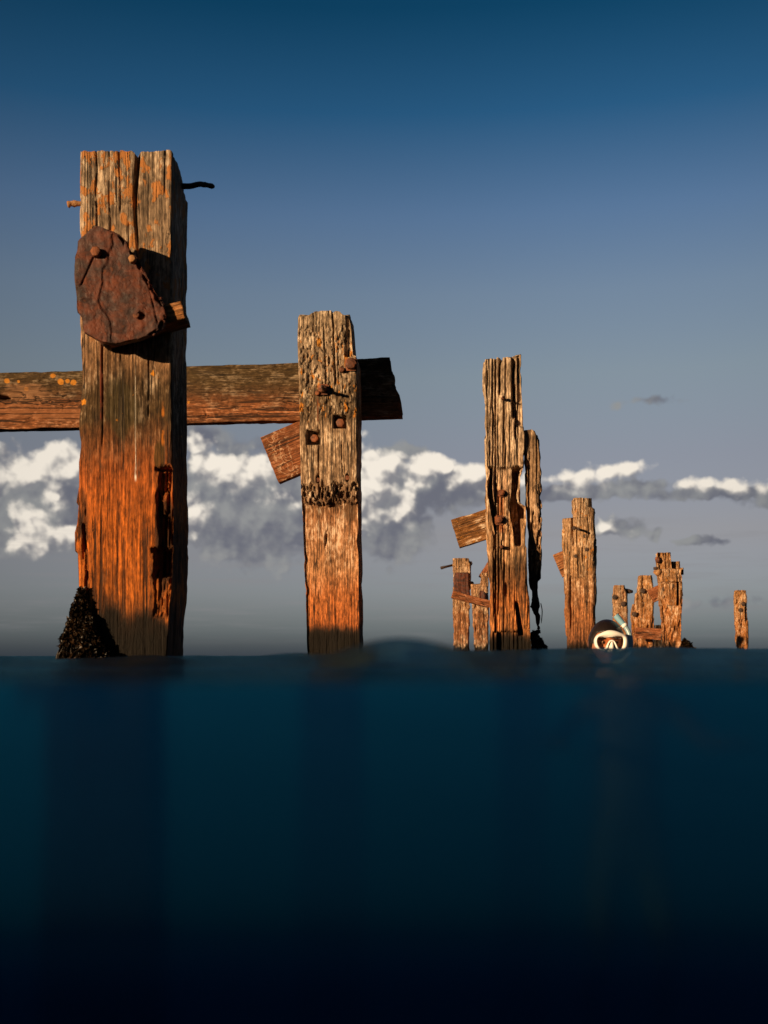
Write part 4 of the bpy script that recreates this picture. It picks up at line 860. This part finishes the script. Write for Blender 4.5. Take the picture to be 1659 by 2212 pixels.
# ================================================================== the diver
def build_diver():
    D = 5.2; cx = PX(RX(772), D)
    fx = lambda X: PX(RX(X), D) - cx
    fz = lambda Y: PZ(RY(Y), D)
    DD = 4.85; k = DD / D
    t = thing('person', 'diver with dark hair, white mask and snorkel, head just above the water', 'person', (PX(RX(772) - 6, DD), DD, PZ(RY(1975) - 6, DD) - k * (1.45 + PZ(RY(1975), D))))
    t.scale = (k, k, k)
    L = (0, 0, 1.45)
    m_skin, g, bs = new_mat('skin'); P = g.n('ShaderNodeTexCoord').outputs['Object']
    m_skin.node_tree.links.new(g.mix(g.noise(P, 40, 4), (.36, .15, .09), (.50, .24, .15)), bs.inputs['Base Color'])
    m_neo = plain('black_neoprene', (.012, .013, .015), .7, .3); bs.inputs['Roughness'].default_value = .42
    bs.inputs['Subsurface Weight'].default_value = .08; bs.inputs['Subsurface Radius'].default_value = (.01, .004, .002)
    # body skeleton grown with a skin modifier
    J = []; E = []
    def j(p, r, par=None):
        J.append((p, r)); k = len(J) - 1
        if par is not None: E.append((par, k))
        return k
    pel = j((0, .02, -.78), (.16, .11)); bel = j((0, 0, -.58), (.135, .10), pel); che = j((0, 0, -.36), (.155, .115), bel); ubk = j((0, .01, -.2), (.12, .09), che); nk = j((0, .01, -.1), (.055, .055), ubk); j((0, 0, -.02), (.052, .055), nk)
    for s in (-1, 1):
        sh = j((s * .17, .01, -.19), (.055, .055), ubk); eb = j((s * .33, -.04, -.36), (.040, .040), sh); wr = j((s * .36, -.28, -.33), (.026, .022), eb); pm = j((s * .36, -.36, -.32), (.036, .016), wr)
        for q, (dx, ln) in enumerate(((-.032, .075), (-.011, .088), (.011, .082), (.031, .065))):
            k1 = j((s * .36 + dx, -.40, -.325), (.009, .009), pm); j((s * .36 + dx * 1.15, -.40 - ln, -.335 - .006 * q), (.007, .007), k1)
        th = j((s * .36 - s * .035, -.335, -.33), (.010, .010), wr); j((s * .36 - s * .065, -.375, -.345), (.008, .008), th)
        hp = j((s * .10, .02, -.86), (.095, .095), pel); kn = j((s * .14, -.10, -1.22), (.058, .058), hp); an = j((s * .15, .14, -1.52), (.038, .038), kn); ft = j((s * .16, .12, -1.60), (.04, .03), an); j((s * .17, .0, -1.66), (.035, .018), ft)
    me = bpy.data.meshes.new('tmp'); me.from_pydata([p for p, r in J], E, [])
    ob = link(bpy.data.objects.new('tmp', me)); ob.modifiers.new('s', 'SKIN')
    if not me.skin_vertices: raise RuntimeError('no skin layer')
    for k, (p, r) in enumerate(J):
        d = me.skin_vertices[0].data[k]; d.radius = r; d.use_root = (k == 0)
    sd = ob.modifiers.new('d', 'SUBSURF'); sd.levels = 2
    dg = bpy.context.evaluated_depsgraph_get(); body = bpy.data.meshes.new_from_object(ob.evaluated_get(dg)); bpy.data.objects.remove(ob)
    bm = bmesh.new(); bm.from_mesh(body)
    # head: skull, jaw, brow, nose, lips, ears
    hd = bmesh.ops.create_uvsphere(bm, u_segments=56, v_segments=40, radius=1)['verts']
    for v in hd:
        x, y, z = v.co
        jaw = sstep(np.array(-z), .1, 1.0).item()
        X = x * (.073 - .022 * jaw); Y = y * (.092 - .020 * jaw) - .012 * jaw; Z = z * .108
        if y < 0:
            gx = lambda a, b, w, h: math.exp(-((X - a) / w) ** 2 - ((Z - b) / h) ** 2)
            Y -= .020 * gx(0, -.028, .012, .014) + .012 * gx(0, -.008, .008, .022) + .006 * gx(0, .022, .04, .008) + .007 * gx(0, -.058, .022, .006) + .007 * gx(0, -.068, .018, .006) + .010 * gx(0, -.092, .02, .014)
            Y += .012 * (gx(-.031, .003, .016, .012) + gx(.031, .003, .016, .012))
        v.co = (X, Y, Z + .079)
    for s in (-1, 1):
        er = bmesh.ops.create_uvsphere(bm, u_segments=16, v_segments=12, radius=1)['verts']
        for v in er: v.co = (s * (.073 + .010 * v.co.x + .008 * max(0, v.co.y)), .012 + v.co.y * .018, .072 + v.co.z * .031)
    hm = bpy.data.meshes.new('person_body'); bm.to_mesh(hm); bm.free()
    bo = link(bpy.data.objects.new('tmp2', hm)); rm = bo.modifiers.new('r', 'REMESH'); rm.mode = 'VOXEL'; rm.voxel_size = .0055; rm.use_smooth_shade = True
    sm = bo.modifiers.new('m', 'SMOOTH'); sm.iterations = 3; sm.factor = .4
    dg = bpy.context.evaluated_depsgraph_get(); fin = bpy.data.meshes.new_from_object(bo.evaluated_get(dg)); bpy.data.objects.remove(bo)
    fin.materials.clear(); fin.materials.append(m_skin); fin.materials.append(m_neo)
    for pl in fin.polygons:
        if pl.center.z < -.085: pl.material_index = 1
    fin.polygons.foreach_set('use_smooth', np.ones(len(fin.polygons), bool))
    o = link(bpy.data.objects.new('body', fin), t); o.location = L
    # hair
    m_h, g, bs = new_mat('dark_wet_hair'); P = g.n('ShaderNodeTexCoord').outputs['Object']
    n = g.noise(g.v('MULTIPLY', P, (160, 160, 14)), 1, 3, .6)
    m_h.node_tree.links.new(g.mix(n, (.004, .003, .003), (.022, .012, .009)), bs.inputs['Base Color']); bs.inputs['Roughness'].default_value = .38
    bp = g.n('ShaderNodeBump'); g.put(bp.inputs['Height'], n); bp.inputs['Strength'].default_value = .7; bp.inputs['Distance'].default_value = .004; m_h.node_tree.links.new(bp.outputs[0], bs.inputs['Normal'])
    V = []; F = []; nu, nv = 96, 26
    for a in range(nv + 1):
        for b in range(nu):
            th = 2 * math.pi * b / nu; fr = -math.sin(th)          # fr = 1 at the face
            low = .120 + (.007 * float(vnoise(b * .35, 0, 2, 8)) + .005 * float(vnoise(b * 1.1, 0, 2, 9))) * max(0, fr) - .105 * sstep(np.array(-fr), -.75, .2).item()
            zt = .1885; f = a / nv; z = zt - (zt - low) * f ** 1.6
            q = max(0, min(1, (z - .079) / .1098)) if z > .079 else 0; rr = math.sqrt(max(0, 1 - q * q)) if z > .079 else 1
            st = 1 + .035 * float(vnoise(b * .9, f * 2.2, 3, 5)) + .025 * float(vnoise(b * .23, f * 3, 9, 6)); st -= .05 * (f > .97)
            V.append((math.cos(th) * rr * .0815 * st, math.sin(th) * rr * .100 * st + .004, z))
    for a in range(nv):
        for b in range(nu):
            c = (b + 1) % nu; F.append((a * nu + b, (a + 1) * nu + b, (a + 1) * nu + c, a * nu + c))
    F.append(tuple(range(nu))); mesh_obj('hair', V, F, m_h, t, loc=L)
    m_eye = plain('eye_white', (.20, .13, .10), .3); m_iris = plain('dark_iris', (.02, .012, .01), .15)
    for X in (684, 852):
        bm = bmesh.new(); bmesh.ops.create_uvsphere(bm, u_segments=18, v_segments=12, radius=.0115); me = bpy.data.meshes.new('eye'); bm.to_mesh(me); bm.free(); me.materials.append(m_eye)
        e = link(bpy.data.objects.new('eye', me), t); e.location = (fx(X), -.0755, fz(1975) + L[2])
        bm = bmesh.new(); bmesh.ops.create_uvsphere(bm, u_segments=14, v_segments=10, radius=.0058); me = bpy.data.meshes.new('iris'); bm.to_mesh(me); bm.free(); me.materials.append(m_iris)
        ir = link(bpy.data.objects.new('iris', me), e); ir.location = (.001, -.0075, -.001)
        s = 1 if X > 768 else -1
        tube('eyebrow', spline([(fx(X) - .018, -.083, fz(1937)), (fx(X), -.090, fz(1928)), (fx(X) + .018, -.083, fz(1937))], 4), [.002] + [.0035] * 7 + [.002], m_h, t, 8, .4, 2, L)
    # mask
    m_w, g, bs = new_mat('white_silicone'); bs.inputs['Base Color'].default_value = (.93, .91, .87, 1); bs.inputs['Roughness'].default_value = .28
    m_g = bpy.data.materials.new('mask_glass'); m_g.use_nodes = True; nt = m_g.node_tree; g = G(nt); nt.nodes.remove(nt.nodes['Principled BSDF'])
    tr = g.n('ShaderNodeBsdfTransparent'); tr.inputs[0].default_value = (.85, .66, .50, 1); gl = g.n('ShaderNodeBsdfGlossy'); gl.inputs['Roughness'].default_value = .03
    fr = g.n('ShaderNodeFresnel'); fr.inputs[0].default_value = 1.45; mx = g.n('ShaderNodeMixShader'); nt.links.new(fr.outputs[0], mx.inputs[0]); nt.links.new(tr.outputs[0], mx.inputs[1]); nt.links.new(gl.outputs[0], mx.inputs[2]); nt.links.new(mx.outputs[0], nt.nodes['Material Output'].inputs['Surface'])
    inner = [(775, 1914), (850, 1904), (900, 1907), (922, 1935), (920, 2000), (902, 2045), (876, 2061), (852, 2045), (826, 1995), (802, 1957), (775, 1946), (747, 1957), (726, 1985), (702, 2035), (672, 2062), (640, 2058), (612, 2020), (600, 1975), (602, 1938), (625, 1910), (700, 1905)]
    outer = [(775, 1830), (850, 1846), (945, 1886), (982, 1930), (985, 2000), (965, 2050), (905, 2090), (838, 2070), (812, 2010), (794, 1976), (775, 1968), (752, 1976), (736, 2000), (716, 2062), (676, 2090), (618, 2076), (580, 2030), (567, 1975), (574, 1925), (608, 1882), (705, 1836)]
    def dense(c, k=4):
        n = len(c); out = []
        for i in range(n):
            a, b, d, e = [Vector(c[(i + q) % n]) for q in (-1, 0, 1, 2)]
            for s_ in range(k):
                u = s_ / k; out.append(.5 * ((2 * b) + (d - a) * u + (2 * a - 5 * b + 4 * d - e) * u * u + (3 * b - a - 3 * d + e) * u ** 3))
        return out
    di, do = dense(inner), dense(outer); n = len(di)
    yc = lambda X: -.118 + 3.2 * fx(X) ** 2
    def P3(q, dy, sc=1.0): return Vector((fx(772 + (q[0] - 772) * sc), yc(q[0]) + dy, fz(1975 + (q[1] - 1975) * sc)))
    rings = [[P3(q, .012) for q in di], [P3(q, .000) for q in di], [P3(a.lerp(b, .3), -.008) for a, b in zip(di, do)], [P3(a.lerp(b, .75), -.007) for a, b in zip(di, do)], [P3(q, .001) for q in do], [P3(q, .020, .98) for q in do], [P3(q, .045, .93) for q in do]]
    V = [v for r in rings for v in r]; F = [(k * n + i, k * n + (i + 1) % n, (k + 1) * n + (i + 1) % n, (k + 1) * n + i) for k in range(len(rings) - 1) for i in range(n)]
    mask = thing('diving_mask', '', '', (0, 0, 0)); del mask['label']; del mask['category']; mask.parent = t; mask.location = L
    mesh_obj('mask_frame', V, F, m_w, mask)
    ctr = len(di); lv = [P3(q, .004) for q in di]; bm = bmesh.new(); vs = [bm.verts.new(v) for v in lv]
    f = bm.faces.new(vs); bmesh.ops.triangulate(bm, faces=[f]); me = bpy.data.meshes.new('mask_lens'); bm.to_mesh(me); bm.free(); me.materials.append(m_g); link(bpy.data.objects.new('mask_lens', me), mask)
    V = []; F = []; rowsn = [(1950, 764, 786, .004), (1985, 750, 796, .014), (2035, 734, 803, .024), (2080, 724, 806, .030), (2096, 723, 807, .026), (2104, 735, 798, .008)]
    for (yy, a, b, pr) in rowsn:
        for q in range(13):
            th = math.pi * q / 12; V.append((fx((a + b) / 2 - (b - a) / 2 * math.cos(th)), -.112 - pr * math.sin(th) ** .8 + .02 * (1 - math.sin(th)), fz(yy)))
    F = [(k * 13 + q, (k + 1) * 13 + q, (k + 1) * 13 + q + 1, k * 13 + q + 1) for k in range(len(rowsn) - 1) for q in range(12)]
    mesh_obj('nose_pocket', V, F, m_w, mask)
    m_s = plain('dark_strap', (.02, .02, .022), .5)
    V = []; F = []; ns = 40
    for k in range(ns + 1):
        th = R(-62) + (R(242 + 62)) * k / ns - R(0)
        th = R(-40) + R(260) * k / ns
        for dz, dr in ((-.010, 0), (-.010, .003), (.010, .003), (.010, 0)):
            V.append((math.cos(th) * (.079 + dr), math.sin(th) * (.098 + dr) + .004, .083 + dz * .7))
    for k in range(ns):
        for q in range(4): F.append((k * 4 + q, (k + 1) * 4 + q, (k + 1) * 4 + (q + 1) % 4, k * 4 + (q + 1) % 4))
    mesh_obj('mask_strap', V, F, m_s, mask, smooth=False)
    # snorkel
    m_t, g, bs = new_mat('smoky_snorkel_tube'); bs.inputs['Base Color'].default_value = (.26, .38, .45, 1); bs.inputs['Roughness'].default_value = .3
    m_b = plain('pale_blue_plastic', (.22, .42, .55), .35, .5, .1)
    sn = thing('snorkel', '', '', (0, 0, 0)); del sn['label']; del sn['category']; sn.parent = t; sn.location = L
    q3 = lambda X, Y, y: (fx(X), y, fz(Y))
    path = spline([q3(790, 2235, -.115), q3(900, 2215, -.11), q3(1000, 2130, -.075), q3(1040, 2030, -.055), q3(1046, 1930, -.04), q3(1024, 1840, -.03), q3(975, 1755, -.02)], 8)
    tube('snorkel_tube', path, [.0115] * len(path), m_t, sn, 18, 0, 1)
    p2_ = spline([q3(982, 1765, -.021), q3(940, 1712, -.016), q3(895, 1655, -.012), q3(878, 1634, -.011)], 5)
    tube('snorkel_top', p2_, [.0125 + .0022 * min(1, k / 8) for k in range(len(p2_))], m_b, sn, 18, 0, 1)
    tube('snorkel_band', [q3(992, 1782, -.024), q3(972, 1752, -.020)], [.0145, .0145], m_w, sn, 18, 0, 1)
build_diver()
